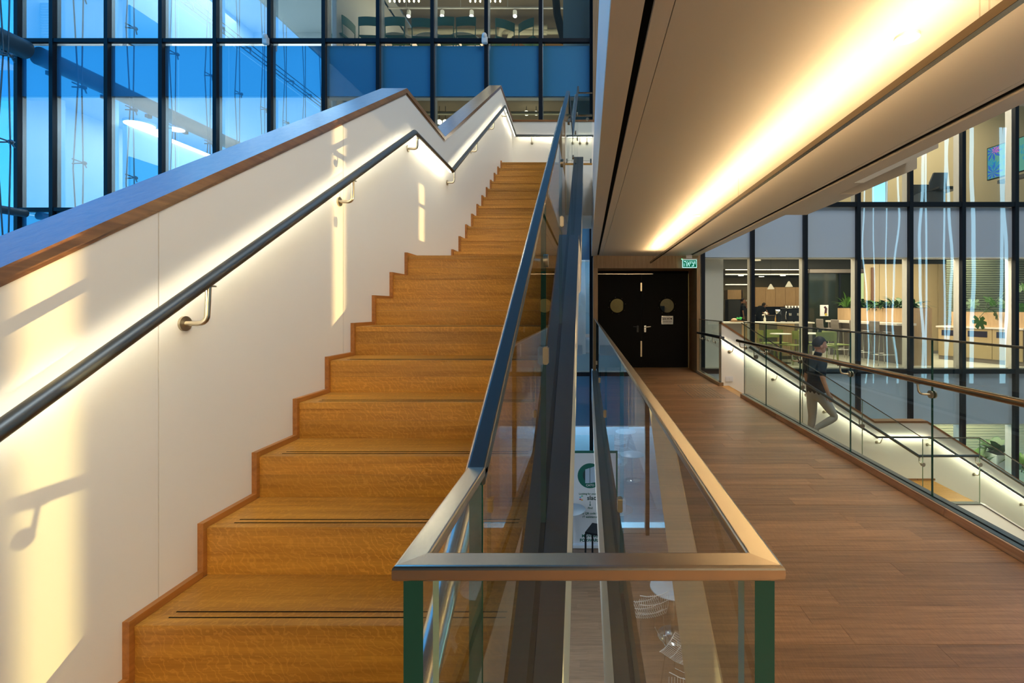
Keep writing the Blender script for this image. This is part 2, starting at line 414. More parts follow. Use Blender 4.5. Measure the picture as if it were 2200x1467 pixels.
# ------------------------------------------------------------------ door wall
DW = struct('wall_far', (1.2, 9.6, 0), 'oak veneered wall around the black double door', 'wall')
yf, yb = 9.50, 10.28
build('veneer_panel', B(.115, .209, yf, yb, -.65, Z(.791)), 'panel', DW)
build('veneer_panel', B(.115, 2.256, yf, yb, Z(.791), Z(1.06)), 'panel', DW)
build('veneer_panel', B(2.19, 2.256, yf, yb, -.05, Z(.791)), 'panel', DW)
build('upper_veneer', B(.115, 2.256, 10.0, yb, Z(2.1), Z(8)), 'panel', DW)
build('back_panel', B(.10, 2.30, 10.40, 10.44, Z(.80), Z(2.2)), 'panel', DW)

def leaf_hole(name, x0, x1, z0, z1, cx, cz, r, y0, y1, mat, parent):
    N = 48; bm = bmesh.new()
    def rim(a):
        dx, dz = math.cos(a), math.sin(a); ts = []
        if dx > 1e-9: ts.append((x1-cx)/dx)
        if dx < -1e-9: ts.append((x0-cx)/dx)
        if dz > 1e-9: ts.append((z1-cz)/dz)
        if dz < -1e-9: ts.append((z0-cz)/dz)
        t = min(ts); return (cx+dx*t, cz+dz*t)
    angs = sorted([2*PI*i/N for i in range(N)]+[math.atan2(z-cz, x-cx) % (2*PI) for x in (x0, x1) for z in (z0, z1)])
    n = len(angs); R = {}
    for y in (y0, y1):
        R[y] = ([bm.verts.new((cx+r*math.cos(a), y, cz+r*math.sin(a))) for a in angs], [bm.verts.new((rim(a)[0], y, rim(a)[1])) for a in angs])
    for i in range(n):
        j = (i+1) % n
        for y in (y0, y1): bm.faces.new((R[y][0][i], R[y][0][j], R[y][1][j], R[y][1][i]))
        bm.faces.new((R[y0][0][i], R[y1][0][i], R[y1][0][j], R[y0][0][j]))
        bm.faces.new((R[y0][1][i], R[y0][1][j], R[y1][1][j], R[y1][1][i]))
    bm.verts.index_update(); mb = MB().frombm(bm); bm.free()
    return build(name, mb, mat, parent)
dr = struct('door_1', (1.25, 10.3, 0), 'black double fire door with two round windows', 'door')
yd = 10.285
for (a, b, cx) in ((.215, 1.155, (1326-VX)*yd/F), (1.178, 2.187, (1433-VX)*yd/F)):
    lf = leaf_hole('door_leaf', a, b, .006, Z(.735), cx, Z((661-656.5)*yd/F), .155, yd, yd+.05, 'doorblack', dr)
    cz = Z(.045)
    mb = MB()
    for k in range(48):
        a0, a1 = 2*PI*k/48, 2*PI*(k+1)/48
    mb.lathe([(.150, 0), (.150, .012), (.172, .012), (.172, 0)], (0, 0, 0), 40)
    mb.v = [(cx+v[0], yd-v[2], cz+v[1]) for v in mb.v]
    build('porthole_ring', mb, 'doorblack', lf)
    mb = MB()
    for k in range(8):
        aa = 2*PI*k/8+.2; p = (cx+.185*math.cos(aa), yd-.004, cz+.185*math.sin(aa))
        mb.ell(p, (.006, .004, .006), 8, 6)
    build('ring_screws', mb, 'chrome', lf, kind='stuff')
    mb = MB().cyl((cx, yd+.02, cz), (cx, yd+.026, cz), .153, 32)
    build('porthole_pane', mb, 'dimglass', lf)
build('lintel', B(.209, 2.19, yd-.005, yd+.06, Z(.738), Z(.80)), 'blackmatte', dr)
build('closer_rail', BB(.22, 1.42, yd-.03, yd-.005, Z(.722), Z(.735), .003), 'steel_x', dr)
build('meeting_stile', B(1.156, 1.176, yd+.01, yd+.05, 0, Z(.735)), 'doorblack', dr)
for z0, z1 in ((Z(.36), Z(.54)), (Z(-1.06), Z(-.72))):
    build('hinge', BB(1.150, 1.182, yd-.012, yd+.01, z0, z1, .003), 'nickel', dr)
hx = (1386-VX)*yd/F
build('handle_plate', BB(hx-.02, hx+.02, yd-.01, yd, Z(-.53), Z(-.385), .004), 'chrome', dr)
build('door_handle', MB().tube([(hx, yd-.005, Z(-.415)), (hx, yd-.055, Z(-.415)), (hx+.03, yd-.06, Z(-.415)), (hx+.115, yd-.06, Z(-.405))], .010, 10), 'chrome', dr)
hx2 = (1370-VX)*yd/F
build('handle_plate', BB(hx2-.02, hx2+.02, yd-.01, yd, Z(-.53), Z(-.385), .004), 'darkgrey', dr)
build('door_handle', MB().tube([(hx2, yd-.005, Z(-.41)), (hx2, yd-.055, Z(-.41)), (hx2-.03, yd-.06, Z(-.41)), (hx2-.10, yd-.06, Z(-.405))], .009, 10), 'darkgrey', dr)
# fire door sign
sg = thing('fire_door_sign', 'small white Hebrew sign under the right round window of the black door', 'sign', ((1433.5-VX)*yd/F, yd-.01, Z(-.26)))
x0, x1 = (1421-VX)*yd/F, (1446-VX)*yd/F; z1, z0 = Z((661-678.5)*yd/F), Z((661-696.5)*yd/F)
build('plate', BB(x0, x1, yd-.01, yd-.001, z0, z1, .003), 'chrome', sg)
build('face', B(x0+.012, x1-.012, yd-.012, yd-.010, z0+.012, z1-.012), 'white', sg)
cxs = (x0+x1)/2
text('שא תלד', .085, 'black', sg, 'lettering', facing_cam(cxs, yd-.0135, z0+.118), .0008, sxy=(.72, .8))
text('הרוגס דימת ריאשהל', .034, 'black', sg, 'lettering', facing_cam(cxs, yd-.0135, z0+.055), .0006, sxy=(.72, .9))
# room behind the door
rb = struct('wall_door_room', (1.2, 13, 0), 'lit lobby behind the black door', 'wall')
build('lobby_wall', B(-.4, 3, 13.0, 13.1, -.1, 2.6), 'beige', rb)
build('lobby_column', B(.9, 1.15, 11.7, 12.0, -.1, 2.6), 'darkgrey', rb)
build('lobby_side', B(.115, .2, 10.5, 13.0, -.1, 2.6), 'beige', rb)
build('lobby_side', B(2.26, 2.36, 10.5, 13.0, -.1, 2.6), 'beige', rb)
build('lobby_ceiling', B(-.4, 3, 10.45, 13.1, 2.5, 2.6), 'beige', rb)
build('lobby_doorway', B(1.93, 2.10, 12.93, 12.99, 0, 1.35), 'blackmatte', rb)
area('lobby_lamp', (1.2, 11.6, 2.4), 1.2, 1.5, 15, (1, .86, .45))

# exit sign
ex = thing('exit_sign', 'lit green exit sign with white Hebrew letters hanging before the door lintel', 'sign', ((1481-VX)*9.35/F, 9.35, Z(.86)))
ye = 9.35; k = ye/F
build('bracket', BB((1474-VX)*k, (1486.5-VX)*k, ye-.02, ye+.02, Z((661-555)*k), ZC, .002), 'white', ex)
build('housing', BB((1464.5-VX)*k, (1497.5-VX)*k, ye-.02, ye+.02, Z((661-558)*k), Z((661-555.3)*k), .003), 'white', ex)
M['exitw'] = emit('exit_white', (.50, 1, .90), .62); M['exitg'] = emit('exit_green', (.0, .055, .022), 1.0); M['dotg'] = emit('exit_dot', (.2, 1, .3), 1.5)
build('frame', BB((1466-VX)*k, (1497-VX)*k, ye-.008, ye+.008, Z((661-575.3)*k), Z((661-558)*k), .002), 'exitw', ex)
build('face', B((1467.1-VX)*k, (1495.9-VX)*k, ye-.010, ye-.008, Z((661-574.0)*k), Z((661-558.9)*k)), 'exitg', ex)
text('האיצי', .170, 'exitw', ex, 'lettering', facing_cam((1481.3-VX)*k, ye-.0115, Z((661-566.6)*k)), .001, sxy=(.62, 1.0))
build('indicator', MB().ell(((1464.5-VX)*k, ye-.02, Z((661-557)*k)), (.012, .01, .01), 10, 8), 'dotg', ex)

# ------------------------------------------------------------------ staircase up
st = thing('staircase', 'honey oak staircase climbing beside the white wall, two flights with a landing', 'staircase', (-.8, 1.2, 0))
T1 = .2756; R1 = .1712
XR, XL = -.205, -1.379
def flight(y_first, z_first, n, tread, rise, last_depth):
    """n steps; y_first = riser plane, z_first = tread height of the first"""
    for i in range(n):
        yy = y_first+i*tread; z = z_first+i*rise
        dep = tread if i < n-1 else last_depth
        zb = z-rise
        split = zb+rise*random.choice((.46, .5, .42, .55)) if i % 6 != 2 else None
        if split:
            build('riser_board', B(XL, XR, yy, yy+.022, zb, split-.0005), 'oak', st)
            build('riser_board', B(XL, XR, yy+.0003, yy+.022, split, z-.006), 'oak', st)
        else:
            build('riser_board', B(XL, XR, yy, yy+.022, zb, z-.006), 'oak', st)
        tr = build('tread', BB(XL, XR, yy-.004, yy+dep+.022, z-.030, z, .0025), 'oak', st)
        for gy in (.034, .062):
            if i < n or True:
                build('grip_strip', B(XL+.072, XR-.05, yy+gy, yy+gy+.0035, z-.001, z+.0012), 'blackmatte', tr)
        # skirting trim on the wall side: upright + level piece
        build('skirting', B(CX1-.002, XL, yy-.018, yy+.004, zb-.0, z+.0215), 'oak_y', st)
        build('skirting', B(CX1-.001, XL-.0005, yy+.004, yy+dep-.016, z-.03, z+.0215), 'oak_y', st)
ya = 1.447-T1*2; za = Z(-.9675)-R1*2
flight(1.171, Z(-1.1387), 10, T1, R1, 1.243)
T2 = .2763; R2 = .1767
ZL = Z(-1.1387)+9*R1
flight(1.171+9*T1+1.243, ZL+R2, 11, T2, R2, .02)
# soffit slabs under the flights
yT1 = 1.171+9*T1
def soff(y0, z0, y1, z1, t=.16):
    return MB().prism([(y0, z0-t), (y1, z1-t), (y1, z1), (y0, z0)], 'x', CX1, -.20)
build('flight_body', soff(1.0, -.20, yT1, ZL-.19), 'plaster', st)
build('landing_body', B(CX1, -.20, yT1+.03, yT1+1.25, ZL-.34, ZL-.032), 'plaster', st)
build('flight_body', soff(yT1+1.2, ZL-.19, 7.67, Z(2.34)-.20), 'plaster', st)

# ------------------------------------------------------------------ central balustrade (stair side + front + walkway side)
gb = thing('glass_balustrade', 'frameless glass balustrade with steel cap wrapping the end of the void beside the stairs', 'balustrade', (0, .4, 0))
def stop(y):   # top of the stringer plate (world z)
    if y < .70: return Z(-1.743+.63*.70)
    if y < 3.66: return Z(-1.743+.63*y)
    if y < 4.66: return Z(.563)
    if y < 7.66: return Z(.563+(2.434-.563)*(y-4.66)/3.0)
    return Z(2.434)
SX0, SX1, SG = -.208, -.066, -.150
prof = [(.42, stop(.5)), (.70, stop(.70)), (3.66, Z(.563)), (4.66, Z(.563)), (7.66, Z(2.434))]
for (a, zA), (b, zB) in zip(prof, prof[1:]):
    for x0, x1 in ((SX0, SG-.009), (SG+.009, SX1)):
        build('base_plate', MB().prism([(a, zA-.010), (b, zB-.010), (b, zB), (a, zA)], 'x', x0, x1), 'steel_dk', gb)
    build('gasket', MB().prism([(a, zA-.03), (b, zB-.03), (b, zB-.006), (a, zA-.006)], 'x', SG-.009, SG+.009), 'blackmatte', gb)
build('stringer', MB().prism([(.42, -.62), (.95, -.62), (3.60, stop(3.6)-.42), (4.75, stop(4.7)-.42), (7.66, stop(7.66)-.42)]+[(p[0], p[1]-.031) for p in prof][::-1], 'x', SX0+.006, SX1), 'plaster', gb)
# glass
GT = .0085
zc_ = Z(-.215)
def capz(y):
    if y <= .64: return zc_
    if y <= 3.66: return zc_+(Z(1.672)-zc_)*(y-.64)/(3.66-.64)
    if y <= 4.63: return Z(1.672)
    if y <= 7.66: return Z(1.672)+(Z(3.575)-Z(1.672))*(y-4.63)/3.03
    return Z(3.575)
js = [.405, .64, 1.62, 2.64, 3.66, 4.63, 5.64, 6.65, 7.66]
for a, b in zip(js, js[1:]):
    g = .004
    pane('glass_pane', gb, [(a+g, stop(a+g)-.02), (b-g, stop(b-g)-.02), (b-g, capz(b-g)-.008), (a+g, capz(a+g)-.008)], 'x', SG-GT, SG+GT)
RGX = .152
for a, b in zip([.405, 2.1, 3.9, 5.7, 7.5], [2.1, 3.9, 5.7, 7.5, 9.45]):
    pane('glass_pane', gb, [(a+.002, .03), (b-.002, .03), (b-.002, zc_-.008), (a+.002, zc_-.008)], 'x', RGX-GT, RGX+GT)
pane('glass_pane', gb, [(SG+GT+.012, -.1), (RGX-GT-.012, -.1), (RGX-GT-.012, zc_-.008), (SG+GT+.012, zc_-.008)], 'y', .398, .414, em='edgepale')
# caps (rounded bars)
def capbar(p0, p1, w_, h_, r=.003, axis='y'):
    """bar with rounded rectangular section following two points (top centre line)"""
    p0, p1 = Vector(p0), Vector(p1); d = (p1-p0).normalized()
    side = Vector((0, 0, 1)).cross(d); side.normalize()
    sec = []
    for cxs_, czs_, a0 in ((w_/2-r, -r, 0), (-w_/2+r, -r, 90), (-w_/2+r, -h_+r, 180), (w_/2-r, -h_+r, 270)):
        for k in range(4):
            aa = math.radians(a0+30*k); sec.append((cxs_+r*math.cos(aa), czs_+r*math.sin(aa)))
    n = len(sec); mb = MB(); vs = []
    for p in (p0, p1):
        for s_, z_ in sec: vs.append(p+side*s_+Vector((0, 0, z_)))
    fs = [(i, (i+1) % n, (i+1) % n+n, i+n) for i in range(n)]
    mb.add(vs, fs, 0, False); mb.add(vs, [tuple(range(n))[::-1], tuple(range(n, 2*n))], 0)
    return mb
def mitre(mb, fn):
    mb.v = [fn(v) for v in mb.v]; return mb
W2 = .0125; HB = .0130
XLc, XRc, YF = SG, RGX, .394
# front bar with 45 degree mitres
def fr(v):
    x, y_, z = v
    if x < 0: x = XLc+(y_-(YF+W2)) if x < XLc+.05 else x
    elif x > 0: x = XRc-(y_-(YF+W2)) if x > XRc-.05 else x
    return (x, y_, z)
build('cap_bar', mitre(capbar((XLc, YF+W2, zc_), (XRc, YF+W2, zc_), 2*W2, HB), fr), 'steel_x', gb)
def rr_(v):
    x, y_, z = v
    if y_ < 1: y_ = (YF+W2)-(x-XRc)
    return (x, y_, z)
build('cap_bar', mitre(capbar((XRc, YF+W2, zc_), (XRc, 9.5, zc_), 2*W2, HB), rr_), 'steel', gb)
def ll_(v):
    x, y_, z = v
    if y_ < .5: y_ = (YF+W2)+(x-XLc)
    return (x, y_, z)
build('cap_bar', mitre(capbar((XLc, YF+W2, zc_), (XLc, .655, zc_), 2*W2, HB), ll_), 'steel', gb)
for a, b in ((.64, 3.66), (3.66, 4.63), (4.63, 7.66), (7.66, 7.82)):
    build('cap_bar', capbar((XLc, a, capz(a)), (XLc, b, capz(b)), 2*W2, .024), 'steel_dk', gb)
# glass clamps at the joints
for yj in (1.62, 2.64, 5.64, 6.65):
    zz = (capz(yj)+stop(yj))/2
    build('clamp', BB(SG-.018, SG+.018, yj-.02, yj+.02, zz-.03, zz+.03, .004), 'nickel', gb)
for yj in (2.1, 3.9, 5.7, 7.5):
    build('clamp', BB(RGX-.02, RGX+.016, yj-.02, yj+.02, .40, .46, .004), 'nickel', gb)
# base channel on walkway side
for x0, x1 in ((.090, RGX-.009), (RGX+.009, .178)):
    build('base_plate', B(x0, x1, .42, 9.5, .035, .045), 'steel_dk', gb)
build('gasket', B(RGX-.009, RGX+.009, .42, 9.5, .0, .037), 'blackmatte', gb)
build('base_core', B(.089, .178, .42, 9.5, -.013, .034), 'plaster_cool', gb)
build('base_plate', B(SX1, .09, .385, .43, .035, .045), 'steel_dk', gb)
build('base_core', B(SX1, .089, .385, .43, -.6, .034), 'plaster_cool', gb)

# top landing balustrade
tb = thing('glass_balustrade', 'short glass balustrade with two thin rails closing the top landing', 'balustrade', (-.03, 7.75, Z(2.34)))
pane('glass_pane', tb, [(SG+.012, Z(2.40)), (.072, Z(2.40)), (.072, Z(3.50)), (SG+.012, Z(3.50))], 'y', 7.75, 7.765)
build('cap_rail', MB().cyl((SG, 7.757, Z(3.51)), (.078, 7.757, Z(3.51)), .012, 10), 'bronze', tb)
build('handrail', MB().cyl((SG, 7.82, Z(3.17)), (.078, 7.82, Z(3.17)), .020, 12), 'bronze', tb)
build('clamp', MB().cyl((.0, 7.74, Z(3.08)), (.0, 7.775, Z(3.08)), .022, 14), 'nickel', tb)
for xx in (-.12, .055): build('foot_clamp', BB(xx-.012, xx+.012, 7.735, 7.78, Z(2.34), Z(2.43), .003), 'chrome', tb)

# ------------------------------------------------------------------ handrails
def smooth(pts, r, k=5):
    pts = [Vector(p) for p in pts]; out = [pts[0]]
    for i in range(1, len(pts)-1):
        a, p, b = pts[i-1], pts[i], pts[i+1]; da = (a-p); db = (b-p)
        q = min(r, da.length*.45, db.length*.45); A = p+da.normalized()*q; Bv = p+db.normalized()*q
        for j in range(k+1):
            t = j/k; out.append(A*(1-t)**2+p*2*t*(1-t)+Bv*t*t)
    out.append(pts[-1]); return out
def bracket(parent, base, normal, rail, mat='nickel', r=.0075):
    base, normal, rail = Vector(base), Vector(normal).normalized(), Vector(rail)
    b = build('bracket', MB().tube(smooth([base, Vector((rail.x if abs(normal.x) > .5 else base.x*.5+rail.x*.5, rail.y if abs(normal.y) > .5 else base.y*.4+rail.y*.6, base.z)), rail], .03), r, 10), mat, parent)
    build('rosette', MB().cyl(base, base+normal*.008, .026, 20), mat, b)
    build('saddle', BB(rail.x-.012, rail.x+.012, rail.y-.022, rail.y+.022, rail.z-.004, rail.z+.002, .001), mat, b)
hr = thing('handrail', 'steel handrail with light strip fixed to the white stair wall', 'handrail', (-1.33, 2, .5))
HX = -1.33
hp = [(HX, -1.5, Z(1.344-.63*(3.647+1.5))), (HX, 3.655, Z(1.349)), (HX, 4.672, Z(1.346)), (HX, 7.66, Z(3.245)), (HX, 8.83, Z(3.20)), (.11, 8.83, Z(3.195))]
build('rail', MB().tube(hp, .0205, 18), 'steel_dk', hr)
def ledstrip(parent, p0, p1, off, w=.010, mat='led', gap=.03):
    p0, p1 = Vector(p0), Vector(p1); d = (p1-p0).normalized(); p0 = p0+d*gap+off; p1 = p1-d*gap+off
    s_ = d.cross(Vector((0, 0, 1))).normalized()*w/2; t = Vector((0, 0, -.003))
    vs = [p0-s_, p0+s_, p1+s_, p1-s_, p0-s_+t, p0+s_+t, p1+s_+t, p1-s_+t]
    return build('led_strip', MB().add(vs, [(0, 3, 2, 1), (4, 5, 6, 7), (0, 1, 5, 4), (2, 3, 7, 6), (1, 2, 6, 5), (0, 4, 7, 3)]), mat, parent)
for a, b in zip(hp, hp[1:]):
    if abs(a[0]-b[0]) < .1: ledstrip(hr, a, b, Vector((-.008, 0, -.0195)))
    else: ledstrip(hr, a, b, Vector((0, .008, -.0195)))
def railz(y):
    for a, b in zip(hp, hp[1:4]+hp[4:5]):
        if a[1] <= y <= b[1]: return a[2]+(b[2]-a[2])*(y-a[1])/(b[1]-a[1])
    return Z(3.2)
for px, py in ((395, 695), (728, 433), (876, 319), (960, 392), (1011, 325), (1049.4, 276.4), (1079, 246), (1103, 297)):
    Yb = 1.4*F/(VX-px); zb = Z((VY-py)*Yb/F); Yr = Yb+.02
    bracket(hr, (CX1, Yb, min(zb, railz(Yr)-.09)), (1, 0, 0), (HX, Yr, railz(Yr)-.020), r=.009)
for px in (1143, 1246, 1261):
    X_ = (px-VX)*8.9/F; bracket(hr, (X_, 8.9, Z(3.08)), (0, -1, 0), (X_, 8.83, Z(3.178)))

h0 = thing('handrail', 'slim steel handrail on the stair side of the central glass balustrade', 'handrail', (-.187, 2, .6))
def hz0(y):
    z = -.77+.63*y
    if y <= 3.66: return Z(z)
    if y <= 4.63: return Z(-.77+.63*3.66)
    return Z(-.77+.63*3.66)+.628*(y-4.63)
q0 = [(-.187, y, hz0(y)) for y in (.36, 3.66, 4.63, 7.60)]
build('rail', MB().tube(q0, .0165, 14), 'steel', h0)
for yj in (1.62, 2.64, 3.60, 4.70, 5.64, 6.65):
    b_ = build('bracket', MB().tube(smooth([(SG-GT, yj, hz0(yj)-.09), (-.187, yj+.02, hz0(yj)-.085), (-.187, yj+.02, hz0(yj)-.012)], .02), .006, 8), 'nickel', h0)
    build('clamp_disc', MB().cyl((SG+GT, yj, hz0(yj)-.09), (SG+GT+.008, yj, hz0(yj)-.09), .022, 16), 'nickel', b_)
# right walkway balustrade
rb_ = thing('glass_balustrade', 'long glass balustrade along the right edge of the walkway', 'balustrade', (2.28, 3, 0))
RX = 2.281
jr = [-.80, .20, 1.18, 2.16, 3.14, 4.116, 5.09, 6.06, 6.90]
for a, b in zip(jr, jr[1:]):
    pane('glass_pane', rb_, [(a+.002, .03), (b-.002, .03), (b-.002, 1.088), (a+.002, 1.088)], 'x', RX-.006, RX+.006)
build('cap_bar', capbar((RX, -.8, 1.098), (RX, 6.92, 1.098), .020, .013, .002), 'bronze', rb_)
for x0, x1 in ((2.238, 2.272), (2.290, 2.335)):
    build('base_plate', B(x0, x1, -1, 6.9, .045, .054), 'steel_dk', rb_)
build('gasket', B(2.272, 2.290, -1, 6.9, .03, .050), 'blackmatte', rb_)
h2 = thing('handrail', 'round bronze handrail clamped to the right walkway balustrade', 'handrail', (2.2, 3, .8))
build('rail', MB().tube([(2.205, -1, .817), (2.205, 6.99, .817)], .0215, 18), 'bronze', h2)
build('rail_end', MB().ell((2.205, 6.99, .817), (.0215, .012, .0215)), 'blackmatte', h2)
for yj in jr[1:]:
    bracket(h2, (RX-.008, min(yj, 6.84), .727), (-1, 0, 0), (2.205, min(yj, 6.84)+.03, .796), 'nickel')
    build('clamp_disc', MB().cyl((RX+.007, min(yj, 6.84), .727), (RX+.015, min(yj, 6.84), .727), .026, 18), 'nickel', h2)
# far glass screen
fb = thing('glass_balustrade', 'short glass screen beside the door wall at the far end of the walkway', 'balustrade', (2.24, 8.7, 0))
pane('glass_pane', fb, [(7.925, .05), (9.45, .05), (9.45, Z(-.235)), (7.925, Z(-.235))], 'x', 2.232, 2.246)
build('cap_bar', capbar((2.239, 7.92, Z(-.222)), (2.239, 9.5, Z(-.222)), .020, .014, .002), 'bronze', fb)
build('base_plate', B(2.202, 2.262, 7.90, 9.48, .050, .058), 'steel', fb)
h3 = thing('handrail', 'dark round handrail that turns into the lit rail down the right stairs', 'handrail', (2.2, 8.5, .8))
wy = 7.92
p3 = [(2.185, 9.42, Z(-.495)), (2.185, 7.85, Z(-.487)), (4.79, 7.85, Z(-2.144)), (5.66, 7.85, Z(-2.144)), (9.2, 7.85, Z(-2.144-.64*3.54))]
build('rail', MB().tube(p3[:2]+[(2.26, 7.85, Z(-.50))], .021, 16), 'black', h3)
build('rail', MB().tube(p3[1:], .019, 16), 'steel_dk', h3)
for a, b in zip(p3[1:], p3[2:]): ledstrip(h3, a, b, Vector((0, .008, -.019)))
for yj in (9.2, 8.75, 8.25): bracket(h3, (2.231, yj, Z(-.60)), (-1, 0, 0), (2.185, yj+.02, Z(-.51)))
def lin3(x):
    for a, b in zip(p3[1:], p3[2:]):
        if a[0] <= x <= b[0]: return a[2]+(b[2]-a[2])*(x-a[0])/(b[0]-a[0])
for px in (1567, 1660, 1770, 1883, 1992, 2092, 2193):
    X_ = (px-VX)*wy/F; xr = X_+.05; bracket(h3, (X_, wy, lin3(xr)-.10), (0, -1, 0), (xr, 7.85, lin3(xr)-.019))
# ------------------------------------------------------------------ right stairs going down
wr = struct('wall_right_stair', (5, 8, -2), 'white wall behind the descending stairs, under a sloping oak coping', 'wall')
ct = [(2.236, Z(-.24)), (4.79, Z(-1.887)), (5.67, Z(-1.887)), (9.6, Z(-1.887-.64*3.93))]
build('plaster_face', MB().prism([(2.236, -3.6)]+[(x, z-.03) for x, z in ct]+[(9.6, -3.6)], 'y', wy, wy+.15), 'plaster', wr)
for (a, zA), (b, zB) in zip(ct, ct[1:]):
    build('coping_board', MB().prism([(a, zA-.034), (b, zB-.034), (b, zB), (a, zA)], 'y', wy-.008, wy+.158), 'coping_x', wr)
s2 = thing('staircase', 'oak staircase descending to the right between glass and the white wall', 'staircase', (4, 7.4, -1))
R3, T3 = .175, .276
def down(x0, z0, n):
    for i in range(1, n+1):
        xa = x0+(i-1)*T3
        build('tread', B(xa, xa+T3+.02, 6.96, wy, z0-i*R3-.03, z0-i*R3), 'oak', s2)
        build('riser_board', B(xa, xa+.02, 6.96, wy, z0-i*R3, z0-(i-1)*R3-.03), 'oak', s2)
build('landing_edge', B(2.33, 2.36, 6.9, wy, -.03, 0), 'oak', s2)
build('top_boards', B(2.222, 2.34, 6.91, wy-.001, -.03, 0), 'oak', s2)
down(2.34, 0, 9)
build('landing', B(2.34+9*T3, 5.75, 6.96, wy, -9*R3-.03, -9*R3), 'oak', s2)
down(5.75, -9*R3, 11)
for x in (4.9, 5.2, 5.5): build('skirting', B(x, x+.29, wy-.02, wy-.001, -9*R3, -9*R3+.03), 'coping_x', s2)
sp = [(2.34, -.10), (4.80, -1.575), (5.78, -1.575), (9.0, -3.60)]
build('stringer', MB().prism([(x, z-.35) for x, z in sp]+[(x, z+.02) for x, z in sp][::-1], 'y', 6.88, 6.96), 'plaster', s2)
g4 = thing('glass_balustrade', 'glass balustrade with thin dark cap sloping down beside the right stairs', 'balustrade', (4, 6.9, -1))
gt = [(2.24, Z(-.218)), (4.88, Z(-1.887)), (5.71, Z(-1.887)), (9.0, Z(-1.887-.64*3.29))]
def glin(pl, x):
    for a, b in zip(pl, pl[1:]):
        if a[0] <= x <= b[0]: return a[1]+(b[1]-a[1])*(x-a[0])/(b[0]-a[0])
    return pl[-1][1] if x > pl[-1][0] else pl[0][1]
jx = [2.30, 3.13, 4.0, 4.88, 5.71, 6.6, 7.5, 8.4]
for a, b in zip(jx, jx[1:]):
    a_, b_ = a+.003, b-.003
    pane('glass_pane', g4, [(a_, glin(sp, a_)+.02), (b_, glin(sp, b_)+.02), (b_, glin(gt, b_)-.01), (a_, glin(gt, a_)-.01)], 'y', 6.905, 6.917, em='edgepale')
for (a, zA), (b, zB) in zip(gt, gt[1:]):
    build('cap_bar', capbar((a, 6.911, zA), (b, 6.911, zB), .02, .014, .002), 'bronze', g4)
    build('base_plate', MB().prism([(a, glin(sp, a)+.021), (b, glin(sp, b)+.021), (b, glin(sp, b)+.035), (a, glin(sp, a)+.035)], 'y', 6.87, 6.965), 'steel_dk', g4)
h4 = thing('handrail', 'round steel handrail sloping down on the near side of the right stairs', 'handrail', (4, 7, -1))
p4 = [(2.385, 6.985, Z(-.574)), (4.87, 6.985, Z(-2.18)), (5.75, 6.985, Z(-2.18)), (9.0, 6.985, Z(-2.18-.64*3.25))]
build('rail', MB().tube(p4, .020, 14), 'steel_dk', h4)
for x in (2.45, 3.13, 4.0, 4.88, 5.71):
    zr = glin([(p[0], p[2]) for p in p4], x)
    bracket(h4, (x, 6.918, zr-.10), (0, 1, 0), (x, 6.985, zr-.02))
    build('clamp_disc', MB().cyl((x, 6.90, zr-.10), (x, 6.892, zr-.10), .03, 18), 'nickel', h4)
# wall socket plate
so = thing('wall_socket', 'white double socket plate low on the wall by the right stairs', 'socket', ((1566-VX)*wy/F, wy-.006, Z(-1.19)))
x_ = (1566.5-VX)*wy/F
build('plate', BB(x_-.066, x_+.066, wy-.010, wy, Z(-1.235), Z(-1.145), .004), 'white', so)
build('switch', BB(x_-.05, x_-.002, wy-.014, wy-.008, Z(-1.22), Z(-1.16), .003), 'white', so)
build('switch', BB(x_+.002, x_+.05, wy-.014, wy-.008, Z(-1.22), Z(-1.16), .003), 'white', so)

# ------------------------------------------------------------------ suspended linear lamp
ll = thing('linear_pendant_lamp', 'long slim bronze uplight bar hung below the walkway soffit', 'lamp', (1.195, 4, Z(.85)))
build('bar', BB(1.18, 1.207, -3.0, 9.0, Z(.842), Z(.874), .001), 'bronze', ll)
build('led_strip', B(1.186, 1.201, -2.95, 8.6, Z(.8745), Z(.8765)), 'ledup', ll)
for y_ in (1.435, 1.47, 3.82, 6.23, 8.39):
    build('suspension_wire', MB().cyl((1.215, y_, Z(.86)), (1.215, y_, ZC), .0022, 6), 'chrome', ll)
for y_, r_ in ((1.82, .043), (5.34, .043), (8.39, .022)):
    build('canopy_disc', MB().cyl((1.225, y_, ZC-.010), (1.225, y_, ZC+.001), r_, 28), 'white', ll)

# ------------------------------------------------------------------ facades
YG = 10.30; SCL = F/YG
def fx(px): return (px-VX)/SCL
def facade(name, label, pxs, bases, zmin, zmax, gmat, smat, skip=None, trh=.08):
    root = struct(name, (0, YG, 0), label, 'window')
    xs = [fx(p) for p in pxs]
    for x in xs:
        build('mullion', B(x-.040, x+.040, YG-.085, YG, zmin, zmax), 'black', root)
        build('mullion_liner', B(x-.040, x+.040, YG+.012, YG+.17, zmin, zmax), 'innerwhite', root)
    for b in bases:
        build('transom', B(xs[0], xs[-1], YG-.075, YG+.001, b-trh/2, b+trh/2), 'black', root)
        build('blind_box', B(xs[0], xs[-1], YG+.02, YG+.16, b+2.44, b+2.47), 'innerwhite', root)
        for a, c in zip(xs, xs[1:]):
            if skip and skip(a, c, b): continue
            build('glass_pane', B(a+.04, c-.04, YG+.001, YG+.010, b+trh/2, b+2.465), gmat, root)
            build('spandrel_panel', B(a+.04, c-.04, YG+.001, YG+.012, b+2.467, b+3.6-trh/2), smat, root)
    return root
LP = [-80, 43, 118, 235, 351, 467, 583, 699, 815, 931, 1046, 1162, 1270.5]
facade('window_1', 'tall blue glass facade beyond the stairs', LP, [Z(-5.03), Z(-1.434), Z(2.12), Z(5.766)], -3.7, Z(9.4), 'facade', 'spandrel')
